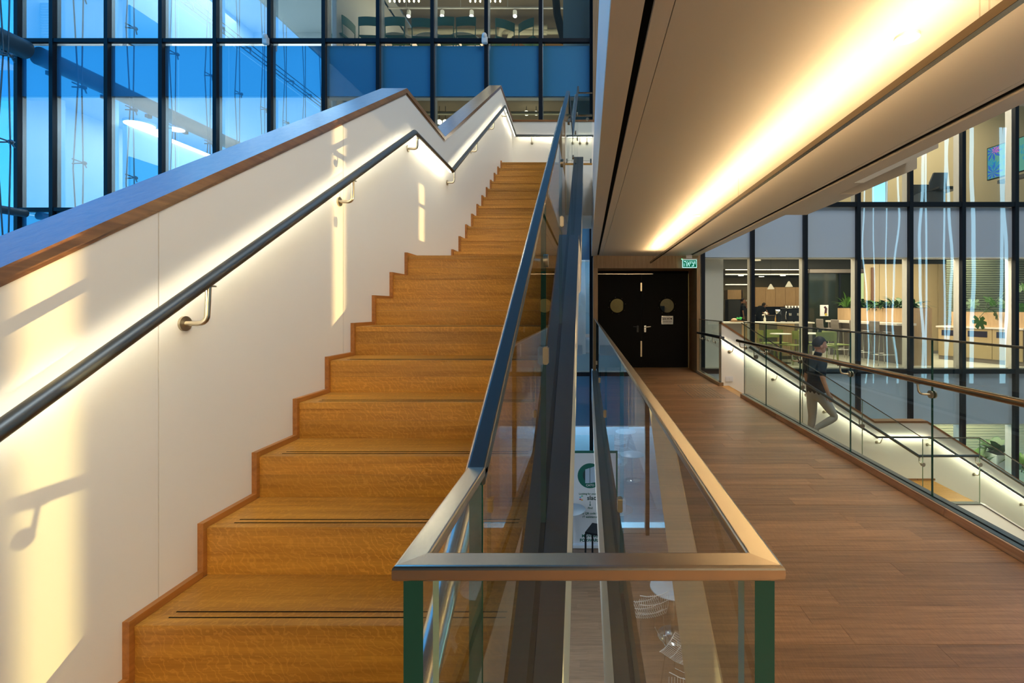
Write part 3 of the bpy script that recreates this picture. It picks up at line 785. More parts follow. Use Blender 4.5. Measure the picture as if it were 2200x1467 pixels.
RPx = [1509, 1615, 1728, 1841, 1953, 2065, 2178, 2291]
facade('window_2', 'glass facade of the cafe floor beyond the right stairs', RPx, [Z(-4.98), Z(-1.373), Z(2.23), Z(5.83)], -3.7, Z(9.4), 'facade_r', 'spandrel_r', trh=.10)
mb = B(fx(1270), fx(1509), YG+.001, YG+.012, -3.7, -.66)
g_ = struct('window_4', (1.2, YG, -2), 'glass facade below the walkway', 'window')
build('glass_pane', mb, 'facade', g_)
build('transom', B(fx(1270), fx(1509), YG-.07, YG, Z(-1.434)-.04, Z(-1.434)+.04), 'black', g_)
# presence sensors on the left facade
for n_, (px, py, lab) in enumerate(((579.5, 92, 'white motion sensor on the fifth facade mullion, left one of two'), (1044, 90, 'white motion sensor on the facade mullion above the second coping peak'))):
    X_ = fx(px); s_ = thing('motion_sensor', lab, 'sensor', (X_, YG-.1, Z(5.7)), group='motion sensors')
    z_ = Z((VY-py)/SCL)
    build('housing', BB(X_-.06, X_+.06, YG-.17, YG-.085, z_-.11, z_+.05, .015), 'white', s_)
    build('lens', MB().ell((X_, YG-.15, z_+.05), (.055, .05, .065)), 'white', s_)

# ------------------------------------------------------------------ left glass wall with tubes and cable net
XS = -12.31
lw = struct('window_3', (XS, 4, 0), 'glass side wall at far left', 'window')
yy = -1.7
while yy < 10.2:
    for z0, z1 in ((-3.7, Z(2.05)), (Z(2.05), Z(5.6)), (Z(5.6), Z(9.1)), (Z(9.1), 12.9)):
        build('glass_pane', B(XS-.012, XS, yy+.01, min(yy+2.0, 10.29)-.01, z0+.01, z1-.01), 'sideglass', lw)
    yy += 2.0
t1 = thing('steel_tube_beam', 'thick dark tube beam along the glass side wall at upper left', 'beam', (-12.0, 4, Z(5.55)))
build('tube', MB().cyl((-12.05, -1.7, Z(5.53)), (-12.05, 10.18, Z(5.53)), .20, 24), 'tube', t1)
mb = MB()
for k in range(10): mb.box(-12.2, -12.1, -1.0+k*1.2, -.88+k*1.2, Z(5.25), Z(5.34))
build('fixing_lugs', mb, 'tube', t1)
t2 = thing('steel_tube_beam', 'slender lower tube beam along the glass side wall at far left', 'beam', (-12.0, 4, Z(2.0)))
build('tube', MB().cyl((-12.05, -1.7, Z(2.02)), (-12.05, 10.18, Z(2.02)), .085, 18), 'tube', t2)
cn = thing('cable_net', 'steel cables with spider fittings bracing the glass side wall', 'cable net', (-12.1, 4, 3))
def spider(y, z, parent, x=-11.66, s=.16):
    mb = MB()
    for sy, sz in ((1, .35), (1, -.35), (-1, .35), (-1, -.35)):
        mb.cyl((x, y, z), (x-.12, y+sy*s, z+sz*s), .016, 6)
    mb.ell((x, y, z), (.05, .05, .05), 8, 6)
    build('spider_fitting', mb, 'cable', parent)
for k in range(9):
    yv = 9.6-1.25*k
    for d in (-.10, .10):
        pts = [(-11.78+(.02 if j % 2 else -.02), yv+d*(.4 if j % 2 else 1.1), -3.5+j*2.0) for j in range(9)]
        build('cable', MB().tube(pts, .014, 6), 'cable', cn)
    for z in (Z(1.1), Z(3.35), Z(5.1), Z(7.2)): spider(yv, z, cn)
for dz in (0, .14, .32):
    build('cable', MB().cyl((-11.75, -1.7, Z(8.85)+dz), (-11.75, 10.2, Z(8.85)+dz), .018, 6), 'cable', cn)
for k in range(10): spider(9.0-1.2*k, Z(8.95), cn, -11.66, .2)

# ------------------------------------------------------------------ rest of the atrium shell
sh = struct('wall_atrium', (0, -5, 0), 'atrium walls out of view, slit at the right to shape the sun stripes', 'wall')
build('side_wall', B(XS-.2, XS, -9, -1.7, -3.7, 13), 'plaster_cool', sh)
build('rear_wall', B(XS, 28, -9.2, -9, -3.7, 13), 'greyceil', sh)
ysl = [(-9.2, 1.17), (1.30, 2.62), (2.74, 3.95), (4.07, 30)]  # gaps added in the unseen wall so the sun throws warm stripes
for a, b in ysl: build('sun_slit_wall', B(28, 28.2, a, b, -3.7, 14), 'plaster_cool', sh)
sbuild('ceiling_atrium', MB().box(-4.4, 28.2, -9.2, 10.6, 13, 13.2).box(XS-.2, -4.4, -9.2, 4.2, 13, 13.2), 'greyceil', 'atrium roof high above', 'ceiling')
fl2 = struct('floor_lower', (0, 5, -3.6), 'brown oak floor of the lower hall', 'floor')
yy = 1.0
lp0 = None
build('sub_floor', B(XS, 28, -9, 10.6, -3.75, -3.612), 'floor2', fl2)
while yy < 10.25:
    x = -1.9+random.uniform(0, .8)
    while x < 1.2:
        ln = random.uniform(1.2, 1.9); build('plank', B(x+.001, x+ln-.001, yy+.001, yy+.159, -3.612, -3.6), 'floor2', fl2); x += ln
    yy += .16
build('outer_floor', B(XS, -1.95, -9, 10.29, -3.612, -3.601), 'floor2', fl2)
build('outer_floor', B(3.2, 28, -9, 10.29, -3.612, -3.601), 'floor2', fl2)
area('atrium_fill', (3.4, 1.0, 12.6), 3, 6, 260, (.74, .86, 1))  # added overhead fill, cool light for the upper stair wall
area('atrium_fill', (6.0, 3.0, 12.6), 5, 8, 380, (1, .90, .74))  # second added overhead fill, warm
area('rear_fill', (2.6, -2.6, 2.15), .5, 2.2, 48, (1, .72, .40), (math.radians(55), 0, math.radians(42)))  # added fill behind the viewpoint, washes the left wall
area('rear_fill', (1.45, -2.4, 2.25), 1.5, .6, 42, (1, .76, .46), (math.radians(58), 0, 0))  # added fill behind the viewpoint for floor and risers
area('lower_hall_fill', (-.75, 5.4, -1.0), .5, 4, 34, (.80, .92, 1), (0, math.radians(-35), 0))  # added fill below the flight, brightens slab edge and hall floor
area('lower_hall_fill', (-4.5, 5.5, 1.2), 2.5, 6, 60, (1, .86, .66))  # added warm fill for the left of the lower hall
area('lower_hall_fill', (6.0, 5.0, -.9), 2.5, 4, 40, (1, .88, .7))  # added warm fill for the right of the lower hall

# ================================================================== INTERIORS BEHIND THE FACADES
def pxp(px, py, Y): return ((px-VX)*Y/F, Y, Z((VY-py)*Y/F))
# --- upper floors on the left
def plate(name, x0, x1, y0, y1, z0, z1, mat, par): return build(name, B(x0, x1, y0, y1, z0, z1), mat, par)
up = struct('floor_upper', (-5, 13, Z(2.1)), 'upper office floors seen through the blue facade', 'floor')
YI = 10.5
for zb in (Z(-1.43), Z(2.12), Z(5.766), Z(9.36)):
    plate('floor_slab', XS, 2.4, YI, 18, zb-.30, zb-.01, 'floorpale', up)
plate('rear_wall', XS, -5.6, 14.5, 14.6, Z(-1.43), Z(9), 'innerwhite', up)
plate('rear_wall', -5.6, 2.4, 17.8, 17.9, Z(-1.43), Z(9), 'concrete', up)
plate('end_wall', XS-.1, XS, YI, 18, Z(-1.43), Z(9), 'innerwhite', up)
plate('office_ceiling', XS, -5.6, YI, 14.5, Z(4.72), Z(4.80), 'innerwhite', up)
plate('office_ceiling', XS, -5.6, YI, 14.5, Z(8.40), Z(8.48), 'innerwhite', up)
plate('dark_ceiling', -5.6, 2.4, YI, 17.8, Z(5.30), Z(5.40), 'concrete', up)
plate('dark_ceiling', -5.6, 2.4, YI, 17.8, Z(8.95), Z(9.05), 'concrete', up)
plate('partition_wall', -5.7, -5.6, YI+.1, 17.8, Z(2.12), Z(8.9), 'innerwhite', up)
plate('partition_wall', -10.3, -10.2, YI+.02, 14.5, Z(2.12), Z(4.05), 'innerwhite', up)
plate('partition_wall', -10.3, -10.2, YI+.02, 14.5, Z(5.77), Z(8.4), 'innerwhite', up)
M['bluepale'] = plain('pale_blue_wall', (.46, .66, .80), .6)
M['bluecol'] = plain('pale_blue_paint', (.22, .38, .46), .6)
plate('white_column', -.55, .05, 10.75, 11.3, Z(5.77), Z(9), 'bluecol', up)
plate('white_column', -.55, .05, 10.75, 11.3, Z(2.12), Z(5.3), 'bluecol', up)
for zb, t in ((Z(2.12), Z(3.35)), (Z(5.77), Z(6.72))):
    sc_ = thing('wall_board', 'dark blue board on the white partition, %s floor, seen through the left facade' % ('lower' if zb < Z(4) else 'upper'), 'board', (-10.17, 11, zb))
    build('panel', BB(-10.195, -10.16, 10.56, 11.5, zb+.1, t, .004), plain('board_blue', (.03, .14, .25), .3), sc_)
    build('frame', B(-10.199, -10.17, 10.55, 11.51, zb+.09, t+.01), 'darkgrey', sc_)
ww = thing('linear_lamp', 'bright linear lamp along the top of the white partition behind the left facade', 'lamp', (-10.2, 12, Z(4.1)))
build('tube', BB(-10.24, -10.16, 10.55, 14.0, Z(4.06), Z(4.13), .01), 'ledwhite', ww)
for i, (px, py, Y_, r, lab) in enumerate(((300, 261, 12.1, .30, 'large round ceiling lamp behind the left facade, nearest the linear lamp'), (347, 258, 12.6, .2, 'small round ceiling lamp left of the facade mullion, beside the large one'), (376, 263, 12.4, .2, 'small round ceiling lamp just right of the facade mullion'))):
    x_, y_, z_ = pxp(px, py, Y_); o = thing('ceiling_lamp', lab, 'lamp', (x_, y_, Z(4.70)), group='round office lamps')
    build('housing', MB().cyl((x_, y_, Z(4.66)), (x_, y_, Z(4.72)), r+.02, 28), 'white', o)
    build('diffuser', MB().cyl((x_, y_, Z(4.65)), (x_, y_, Z(4.66)), r, 28), 'ledwhite', o)
# louvred vent at top left
lv = thing('louvre_blind', 'white slatted blind behind the top left facade bay', 'blind', pxp(100, 45, 10.7))
for k in range(16):
    z_ = Z(5.9)+k*.062; build('slat', BB((84-VX)*10.7/F, (116-VX)*10.7/F, 10.68, 10.73, z_, z_+.03, .003), 'white', lv)
# --- conference chairs, tables and track lamps on the top floor
def chair(name, label, cat, shell, frame, loc, rot, h=.78, seat=.45, arm=False, group=None, sh='panel'):
    t = thing(name, label, cat, (0, 0, 0), group)
    w_ = .23
    if sh == 'panel':
        n = 7; mb = MB(); vs = []
        for i in range(n):
            a = -1+2*i/(n-1)
            for z_ in (h-.20, h): vs.append((a*w_, .20+.03*(1-a*a), z_)); vs.append((a*w_, .215+.03*(1-a*a), z_))
        fs = []
        for i in range(n-1):
            b = i*4; fs += [(b, b+4, b+6, b+2), (b+1, b+3, b+7, b+5), (b+2, b+6, b+7, b+3), (b, b+1, b+5, b+4)]
        fs += [(0, 2, 3, 1), (n*4-4, n*4-3, n*4-1, n*4-2)]
        mb.add(vs, fs); build('backrest', mb, shell, t)
    build('seat', BB(-.22, .22, -.22, .20, seat-.02, seat, .008), shell, t)
    for sx_ in (-1, 1):
        build('leg', MB().tube([(sx_*.215, -.20, seat-.015), (sx_*.225, -.23, 0)], .011, 8), frame, t)
        build('leg', MB().tube(smooth([(sx_*.225, .26, 0), (sx_*.215, .21, seat), (sx_*.225, .20, h-.005)], .08), .011, 8), frame, t)
    build('apron', B(-.215, .215, .17, .19, seat-.04, seat-.02), frame, t)
    t.location = loc; t.rotation_euler = (0, 0, rot); return t
pos = [(732, 10.95, 1.4, 'leftmost green chair of the upper floor row, seen edge-on'), (800, 11.0, .05, 'green chair of the upper floor row, second from the left'), (856, 11.0, 0, 'green chair of the upper floor row, third from the left'),
       (912, 11.05, .05, 'green chair of the upper floor row, fourth from the left'), (961, 11.0, -.05, 'green chair of the upper floor row, fifth, left of the white sensor'), (1007, 11.0, -.05, 'green chair of the upper floor row, directly left of the white sensor'),
       (1079, 11.1, .5, 'green chair turned half right, directly right of the white sensor'), (1143, 11.1, -.6, 'green chair turned half left, rightmost of the upper floor row')]
src = None
for px, Y_, r_, lab in pos:
    loc = ((px-VX)*Y_/F, Y_, Z(5.757))
    if src is None: src = c_ = chair('dining_chair', lab, 'chair', 'teal', 'teal', loc, r_+PI, .84, group='teal chairs upstairs')
    else: c_ = copy_tree(src); c_['label'] = lab; c_.location = loc; c_.rotation_euler = (0, 0, r_+PI)
def round_table(name, label, loc, r, h, top='worktop', leg='darkgrey'):
    t = thing(name, label, 'table', (0, 0, 0))
    build('tabletop', MB().lathe([(0.001, h), (r-.01, h), (r, h-.008), (r, h-.018), (r-.01, h-.022), (.001, h-.022)], (0, 0, 0), 36), top, t)
    build('column', MB().cyl((0, 0, .01), (0, 0, h-.02), .028, 14), leg, t)
    build('foot_plate', MB().lathe([(.001, 0), (.23, 0), (.23, .008), (.03, .016), (.001, .016)], (0, 0, 0), 28), leg, t)
    t.location = loc; return t
for px, lab in ((860, 'round upstairs table left of the first facade mullion pair'), (930, 'round upstairs table below the fourth green chair'), (1000, 'round upstairs table left of the white sensor')):
    round_table('round_table', lab, ((px-VX)*11.6/F, 11.6, Z(5.757)), .42, .74)
tr_ = thing('track_rail', 'long pale track rail under the raw concrete ceiling of the top floor', 'rail', pxp(950, 17, 13.1))
zt = Z((VY-17)*13.1/F)
build('rail', BB(-5.5, -.6, 13.08, 13.12, zt-.02, zt+.02, .005), 'innerwhite', tr_)
for x in (-5, -3.5, -2.2, -.9): build('drop_rod', MB().cyl((x, 13.1, zt), (x, 13.1, Z(8.95)), .01, 6), 'innerwhite', tr_)
for i, (px, lab) in enumerate(((730, 'leftmost white spot lamp on the upstairs track'), (805, 'second white spot lamp from the left on the upstairs track'), (878, 'third white spot lamp from the left on the upstairs track'), (950, 'fourth white spot lamp from the left on the upstairs track'), (1013, 'fifth white spot lamp, left of the sensor, on the upstairs track'), (1106, 'rightmost white spot lamp on the upstairs track'))):
    x_ = (px-VX)*13.1/F; o = thing('spot_lamp', lab, 'lamp', (x_, 13.1, zt-.1), group='track spots upstairs')
    build('stem', MB().cyl((x_, 13.1, zt-.02), (x_, 13.1, zt-.09), .01, 8), 'white', o)
    build('can', MB().cyl((x_, 13.12, zt-.08), (x_+.01, 13.06, zt-.25), .055, 16), 'white', o)
    build('lens', MB().cyl((x_+.01, 13.06, zt-.25), (x_+.0104, 13.0576, zt-.257), .048, 16), emit('spot_face', (1, .9, .7), 14) if i == 0 else bpy.data.materials['spot_face'], o)
pipes = thing('ceiling_pipes', 'run of pale ducts and pipes under the raw concrete ceiling upstairs', 'pipe', (-2.5, 14.5, Z(8.6)))
for y_, z_, r_ in ((14.6, 8.5, .09), (15.6, 8.35, .07), (16.4, 8.6, .10), (17.2, 7.6, .08), (17.3, 7.0, .06)):
    build('pipe', MB().cyl((-5.5, y_, Z(z_)), (2.3, y_, Z(z_)), r_, 12), plain('pipe_paint', (.42, .38, .26), .6) if y_ == 14.6 else bpy.data.materials['pipe_paint'], pipes)
build('pipe', MB().tube(smooth([(-1.2, 14.2, Z(8.4)), (-2.6, 14.2, Z(8.4)), (-3.0, 15.6, Z(7.6)), (-3.0, 17.6, Z(7.4))], .2), .07, 10), bpy.data.materials['pipe_paint'], pipes)
build('pipe', MB().tube(smooth([(-1.2, 14.0, Z(8.1)), (-2.3, 14.0, Z(8.1)), (-2.7, 15.6, Z(7.2)), (-2.7, 17.6, Z(7.0))], .2), .06, 10), bpy.data.materials['pipe_paint'], pipes)
for j, (px0, px1, lab) in enumerate(((832, 905, 'row of small bright bulbs at the top edge, left group upstairs'), (1005, 1080, 'row of small bright bulbs at the top edge, right group upstairs'))):
    o = thing('bulb_chandelier', lab, 'chandelier', pxp((px0+px1)/2, 0, 12.4))
    zz = Z((VY-0)*12.4/F)
    build('bar', BB((px0-VX)*12.4/F, (px1-VX)*12.4/F, 12.38, 12.42, zz+.12, zz+.16, .004), 'darkgrey', o)
    for k in range(7):
        x_ = (px0+(px1-px0)*(k+.5)/7-VX)*12.4/F; b_ = build('bulb', MB().ell((x_, 12.4, zz-.03), (.022, .022, .03), 10, 8), 'bulb', o)
        build('flex', MB().cyl((x_, 12.4, zz), (x_, 12.4, zz+.13), .006, 6), 'darkgrey', b_)
# leaning dark pipe at right of the top floor
o = thing('leaning_duct', 'thick black duct sloping in front of the white column at the top of the facade', 'duct', pxp(1205, 40, 11.2))
build('duct', MB().tube([pxp(1192, -30, 11.2), pxp(1197, 30, 11.2), pxp(1212, 90, 11.2)], .09, 12), 'blackmatte', o)
# F2 pendant lamps (between floor 2 blind box and the copings)
for i, (px, py, lab) in enumerate(((944, 262, 'clear glass globe pendant in the notch between the two coping peaks, left one'), (957, 262, 'clear glass globe pendant in the notch between the two coping peaks, right one'), (1152, 243, 'round white pendant glowing right of the second coping peak'), (1131, 243, 'small glowing pendant left of the round white one'))):
    x_, y_, z_ = pxp(px, py, 12.5); o = thing('pendant_lamp', lab, 'lamp', (x_, y_, z_), group='second floor pendants')
    build('flex', MB().cyl((x_, y_, z_), (x_, y_, Z(5.3)), .008, 6), 'black', o)
    build('globe', MB().ell((x_, y_, z_), (.07, .07, .06 if i != 2 else .05), 14, 10), 'ledceil', o)
o = thing('ceiling_pipes', 'thin pipes under the ceiling of the second floor beyond the coping notch', 'pipe', (-2.5, 13.5, Z(5)))
for y_, z_ in ((12.2, 5.0), (13.2, 5.05), (14.6, 5.1)):
    build('pipe', MB().cyl((-5.5, y_, Z(z_)), (2.3, y_, Z(z_)), .045, 10), bpy.data.materials['pipe_paint'], o)
build('duct', BB(-4.6, -2.3, 14.9, 15.6, Z(4.5), Z(5.2), .02), plain('duct_cream', (.50, .44, .26), .6), o)
area('office_fill', (-9, 12.3, Z(4.65)), 4, 3, 110, (.62, .84, 1))  # added bluish fill to brighten the lower office
area('office_fill', (-9, 12.3, Z(8.3)), 4, 3, 130, (.62, .84, 1))  # added bluish fill to brighten the upper office
area('top_floor_lamp', (-2.4, 13.5, Z(6.2)), 5, 3, 90, (1, .84, .55), (PI, 0, 0))  # added fill shining up at the concrete ceiling
area('top_floor_lamp', (-2.4, 13.5, Z(8.2)), 5, 3, 45, (1, .84, .55))  # added fill shining down on the top floor
area('second_floor_fill', (-2.0, 13.5, Z(3.2)), 5, 3, 80, (1, .84, .5), (PI, 0, 0))  # added upward fill for the second floor ceiling

# --- cafe floor at right
ZF = -.01
cf = struct('wall_cafe', (8, 26.5, 0), 'far wall of the cafe behind the kitchen cupboards', 'wall')
sbuild('floor_cafe', B(2.36, 27, YI-.1, 27, ZF-.2, ZF), 'floorpale', 'pale floor of the cafe', 'floor')
sbuild('ceiling_cafe', B(2.36, 27, YI+.2, 27, Z(1.70), Z(1.78)), 'greyceil', 'dark ceiling of the cafe', 'ceiling')
sbuild('trim_3', B(2.36, 14, 15.2, 15.5, Z(1.25), Z(1.70)), 'greyceil', 'dark bulkhead under the cafe ceiling', 'bulkhead')
plate('rear_wall', 2.36, 27, 26.5, 26.6, 0, Z(1.7), plain('taupe_wall', (.20, .17, .11), .7), cf)
sbuild('wall_cafe_left', B(2.30, 2.36, YI-.1, 27, -3.7, 9.5), 'innerwhite', 'white wall between door lobby and cafe', 'wall')
sbuild('wall_cafe_pier', B(2.60, 3.02, 10.55, 10.75, ZF, Z(1.7)), 'innerwhite', 'white pier at the left end of the cafe', 'wall')
o = thing('glass_booth', 'dark glazed booth behind the cafe table with a poster on it', 'booth', (7.3, 14.8, ZF))
build('booth_wall', BB(6.72, 8.3, 14.4, 14.5, ZF, Z(1.05), .01), plain('dark_green_glass', (.018, .024, .018), .08), o)
build('booth_post', B(7.62, 7.67, 14.36, 14.40, ZF, Z(1.05)), 'black', o)
build('booth_head', BB(6.70, 8.4, 14.30, 14.52, Z(1.05), Z(1.16), .005), 'grey', o)
pz = pxp(1771, 667, 14.38)
po = thing('poster', 'small white poster with a dark figure on the dark booth glass', 'poster', pz)
build('sheet', B(pz[0]-.125, pz[0]+.125, 14.385, 14.397, pz[2]-.17, pz[2]+.17), 'white', po)
build('figure', MB().prism([(pz[0]-.0, pz[2]-.10), (pz[0]+.02, pz[2]+.05), (pz[0]-.02, pz[2]+.10), (pz[0]+.03, pz[2]+.14), (pz[0]+.09, pz[2]+.06), (pz[0]+.07, pz[2]-.10)], 'y', 14.382, 14.385), plain('print_maroon', (.06, .02, .03), .6), po)
build('badge', MB().cyl((pz[0]+.05, 14.384, pz[2]-.12), (pz[0]+.05, 14.380, pz[2]-.12), .04, 16), plain('print_yellow', (.6, .45, .06), .6), po)
# beige wall with doors
bw = thing('wall_cladding', 'beige timber wall cladding right of the cafe planter', 'cladding', (8.6, 13.6, ZF))
for k in range(6):
    x0 = 7.95+.42*k; build('cladding_board', BB(x0, x0+.41, 13.6, 13.66, ZF+.08, Z(1.25), .004), plain('cladding_tan', (.46, .36, .20), .55) if k == 0 else bpy.data.materials['cladding_tan'], bw)
build('plinth', B(7.95, 10.5, 13.58, 13.64, ZF, ZF+.08), 'grey', bw)
for x0 in (8.12, 9.08): build('door_post', BB(x0, x0+.06, 13.53, 13.6, ZF, Z(1.15), .003), plain('walnut', (.16, .075, .04), .5) if x0 < 9 else bpy.data.materials['walnut'], bw)
build('bar_handle', MB().cyl((8.05, 13.5, ZF+.75), (8.05, 13.5, ZF+1.05), .012, 8), 'bulb' if False else 'nickel', bw)
o = thing('lit_window', 'pale green lit window behind the cafe planter plants', 'window', (7.6, 16, 0))
for x0, x1 in ((9.3, 10.1), (10.15, 10.9)):
    build('light_panel', BB(x0, x1, 18.0, 18.05, Z(.25), Z(1.35), .005), emit('green_glow', (.50, .58, .25), .8) if x0 < 10 else bpy.data.materials['green_glow'], o)
    build('frame_post', B(x1, x1+.06, 17.95, 18.08, Z(-.3), Z(1.5)), bpy.data.materials['walnut'], o)
build('sill', B(9.2, 11, 17.95, 18.1, Z(.19), Z(.25)), bpy.data.materials['walnut'], o)
build('apron_panel', B(9.25, 10.95, 18.0, 18.05, ZF, Z(.19)), 'beige', o)
# kitchen wall cupboards
kc = thing('wall_cupboards', 'row of warm wooden wall cupboards at the far kitchen of the cafe', 'cupboard', (10, 25, 1.3))
for k in range(8):
    x0 = 8.75+.52*k
    d_ = build('door', BB(x0, x0+.51, 24.7, 24.74, Z(.06), Z(1.06), .004), 'lightwood', kc)
    build('knob', MB().ell((x0+(.45 if k % 2 == 0 else .06), 24.68, Z(.13)), (.02, .02, .02), 8, 6), 'black', d_)
build('carcass', B(8.74, 12.92, 24.74, 25.1, Z(.05), Z(1.07)), 'lightwood', kc)
kt = thing('kitchen_counter', 'dark kitchen counter and splashback below the far cupboards', 'counter', (10, 25, 0))
build('splashback', B(8.5, 13, 26.0, 26.05, Z(-.45), Z(.06)), 'darkgrey', kt)
build('worktop', BB(8.5, 13, 24.6, 25.3, Z(-.42), Z(-.38), .005), 'grey', kt)
build('base', B(8.5, 13, 24.65, 25.3, 0, Z(-.42)), 'darkgrey', kt)
fr_ = thing('fridge', 'tall dark fridge in a wooden surround at the far left of the cafe', 'fridge', (7.4, 25, 0))
build('body', BB(7.30, 7.95, 24.6, 25.2, 0, Z(.42), .01), 'darkgrey', fr_)
build('surround', B(7.25, 8.03, 24.55, 25.2, Z(.44), Z(.92)), 'lightwood', fr_)
build('surround_side', B(7.96, 8.04, 24.55, 25.2, 0, Z(.92)), 'lightwood', fr_)
# bar counter
bc = thing('bar_counter', 'long bar counter with pale top just inside the cafe facade', 'counter', (4.6, 12.3, ZF))
build('worktop', BB(3.45, 5.75, 12.0, 12.65, Z(-.40), Z(-.365), .006), 'worktop', bc)
for k in range(5): build('front_panel', BB(3.48+.45*k, 3.925+.45*k, 12.08, 12.12, ZF+.08, Z(-.40), .003), 'lightwood' if k in (1, 3) else 'grey', bc)
build('carcass', B(3.48, 5.72, 12.12, 12.6, ZF, Z(-.40)), 'grey', bc)
cm = thing('coffee_machine', 'black espresso machine on the bar counter', 'coffee machine', (5.25, 12.3, Z(-.36)))
build('body', BB(5.12, 5.62, 12.15, 12.55, Z(-.33), Z(-.02), .02), 'black', cm)
build('cup_rail', BB(5.10, 5.60, 12.15, 12.55, Z(-.02), Z(.0), .004), 'chrome', cm)
for k in range(6): build('cup', MB().lathe([(.015, 0), (.025, .05), (.022, .05), (.013, .005)], (5.15+.08*k, 12.3, Z(.0)), 12), 'white', cm)
for k in range(2): build('group_head', MB().cyl((5.18+.2*k, 12.13, Z(-.14)), (5.18+.2*k, 12.13, Z(-.20)), .035, 14), 'chrome', cm)
for k in range(3): build('foot', MB().cyl((5.15+.2*k, 12.3, Z(-.365)), (5.15+.2*k, 12.3, Z(-.33)), .02, 8), 'black', cm)
build('steam_wand', MB().tube([(5.09, 12.14, Z(-.1)), (5.05, 12.1, Z(-.2)), (5.06, 12.1, Z(-.29))], .007, 6), 'chrome', cm)
o = thing('coffee_grinder', 'small dark coffee grinder left of the espresso machine', 'grinder', (4.95, 12.3, Z(-.365)))
build('body', BB(4.86, 4.98, 12.2, 12.36, Z(-.365), Z(-.16), .015), 'black', o)
build('hopper', MB().lathe([(.04, 0), (.07, .11), (.06, .11), (.035, .0)], (4.92, 12.28, Z(-.16)), 16), 'chrome', o)
o = thing('paper_dispenser', 'white paper towel dispenser on the kitchen wall', 'dispenser', pxp(1678, 674, 25.9))
x_, y_, z_ = pxp(1678, 674, 25.9); build('case', BB(x_-.12, x_+.12, 25.8, 25.98, z_-.18, z_+.18, .04), 'white', o); build('mouth', B(x_-.08, x_+.08, 25.79, 25.8, z_-.16, z_-.13), 'grey', o)
o = thing('serving_tray', 'wooden tray with green herbs and bread on the left end of the bar', 'tray', pxp(1582, 692, 12.3))
x_, y_, z_ = pxp(1582, 692.6, 12.3); z_ = Z(-.365)
build('board', BB(x_-.15, x_+.15, 12.15, 12.4, z_, z_+.025, .005), 'panel', o)
build('bread', MB().ell((x_-.06, 12.28, z_+.05), (.08, .07, .045), 14, 8), plain('bread', (.62, .42, .25), .7), o)
mb = MB()
for k in range(16):
    a = random.uniform(0, 2*PI); mb.ell((x_+.06+.05*math.cos(a), 12.26+.04*math.sin(a), z_+.06+random.uniform(0, .05)), (.03, .02, .02), 6, 5)
build('herbs', mb, plain('herb_green', (.03, .5, .10), .5), o, kind='stuff')
for i, (px, lab, col) in enumerate(((1667, 'amber bottle on the bar left of the pink one', (.35, .2, .05)), (1674, 'pink bottle on the bar counter', (.6, .12, .25)), (1643, 'small white vase of flowers on the bar counter', (.7, .7, .6)))):
    x_, y_, z_ = pxp(px, 690, 12.25); o = thing('bottle' if i < 2 else 'vase', lab, 'bottle' if i < 2 else 'vase', (x_, y_, Z(-.365)))
    build('body', MB().lathe([(.001, 0), (.028, 0), (.03, .09), (.012, .13), (.012, .17), (.001, .17)], (x_, y_, Z(-.365)), 14), plain('bottle_%d' % i, col, .2), o)
    if i == 2:
        mb = MB()
        for k in range(9): mb.ell((x_+random.uniform(-.05, .05), y_+random.uniform(-.04, .04), Z(-.365)+.20+random.uniform(-.03, .05)), (.022, .02, .018), 7, 5)
        build('blossoms', mb, 'worktop', o, kind='stuff')
# cone pendants
for i, (px, py, Y_, lab) in enumerate(((1656, 621, 14.0, 'white cone pendant lamp over the bar, lower left one'), (1695, 616, 13.0, 'white cone pendant lamp over the bar, right one'), (1627, 560, 13.0, 'white cone pendant lamp at the blind box of the first cafe bay'))):
    x_, y_, z_ = pxp(px, py, Y_); o = thing('cone_pendant', lab, 'lamp', (x_, y_, z_), group='cone pendants')
    build('shade', MB().lathe([(.10, 0), (.02, .15), (.012, .15), (.09, 0)], (x_, y_, z_), 24), emit('shade_glow', (.9, .75, .45), .55) if i == 0 else bpy.data.materials['shade_glow'], o)
    build('flex', MB().cyl((x_, y_, z_+.14), (x_, y_, Z(1.7)), .004, 6), 'black', o)
# ceiling linear lights and downlights
for i, (px0, px1, py, Y_, lab) in enumerate(((1558, 1900, 577.5, 20.6, 'long linear lamp in the dark cafe ceiling, nearer one'), (1558, 1830, 588, 23.6, 'long linear lamp in the dark cafe ceiling, farther one'), (1558, 1612, 610, 25.8, 'short linear lamp at the far end of the cafe ceiling'), (1955, 2052, 576, 14.8, 'short linear lamp in the cafe ceiling above the beige cladding'))):
    x0, _, z_ = pxp(px0, py, Y_); x1 = (px1-VX)*Y_/F; zc2 = min(z_, Z(1.70)) if i < 2 else z_
    o = thing('ceiling_linear_lamp', lab, 'lamp', ((x0+x1)/2, Y_, zc2))
    build('profile', BB(x0, x1, Y_-.05, Y_+.05, zc2-.03, zc2+.02, .004), 'white', o)
    build('diffuser', B(x0+.02, x1-.02, Y_-.055, Y_+.045, zc2-.045, zc2-.031), 'ledceil', o)
DLL = ['in the second cafe bay, nearer row, left one', 'in the third cafe bay, nearer row', 'in the first cafe bay above the drinking man', 'in the second cafe bay, farther row', 'farthest one, low in the second cafe bay', 'in the third cafe bay, farther row, left one', 'in the third cafe bay, farther row, right one', 'above the planter plants, farther row', 'above the near end of the planter box', 'above the beige cladding', 'above the monstera, left one', 'above the monstera, right one']
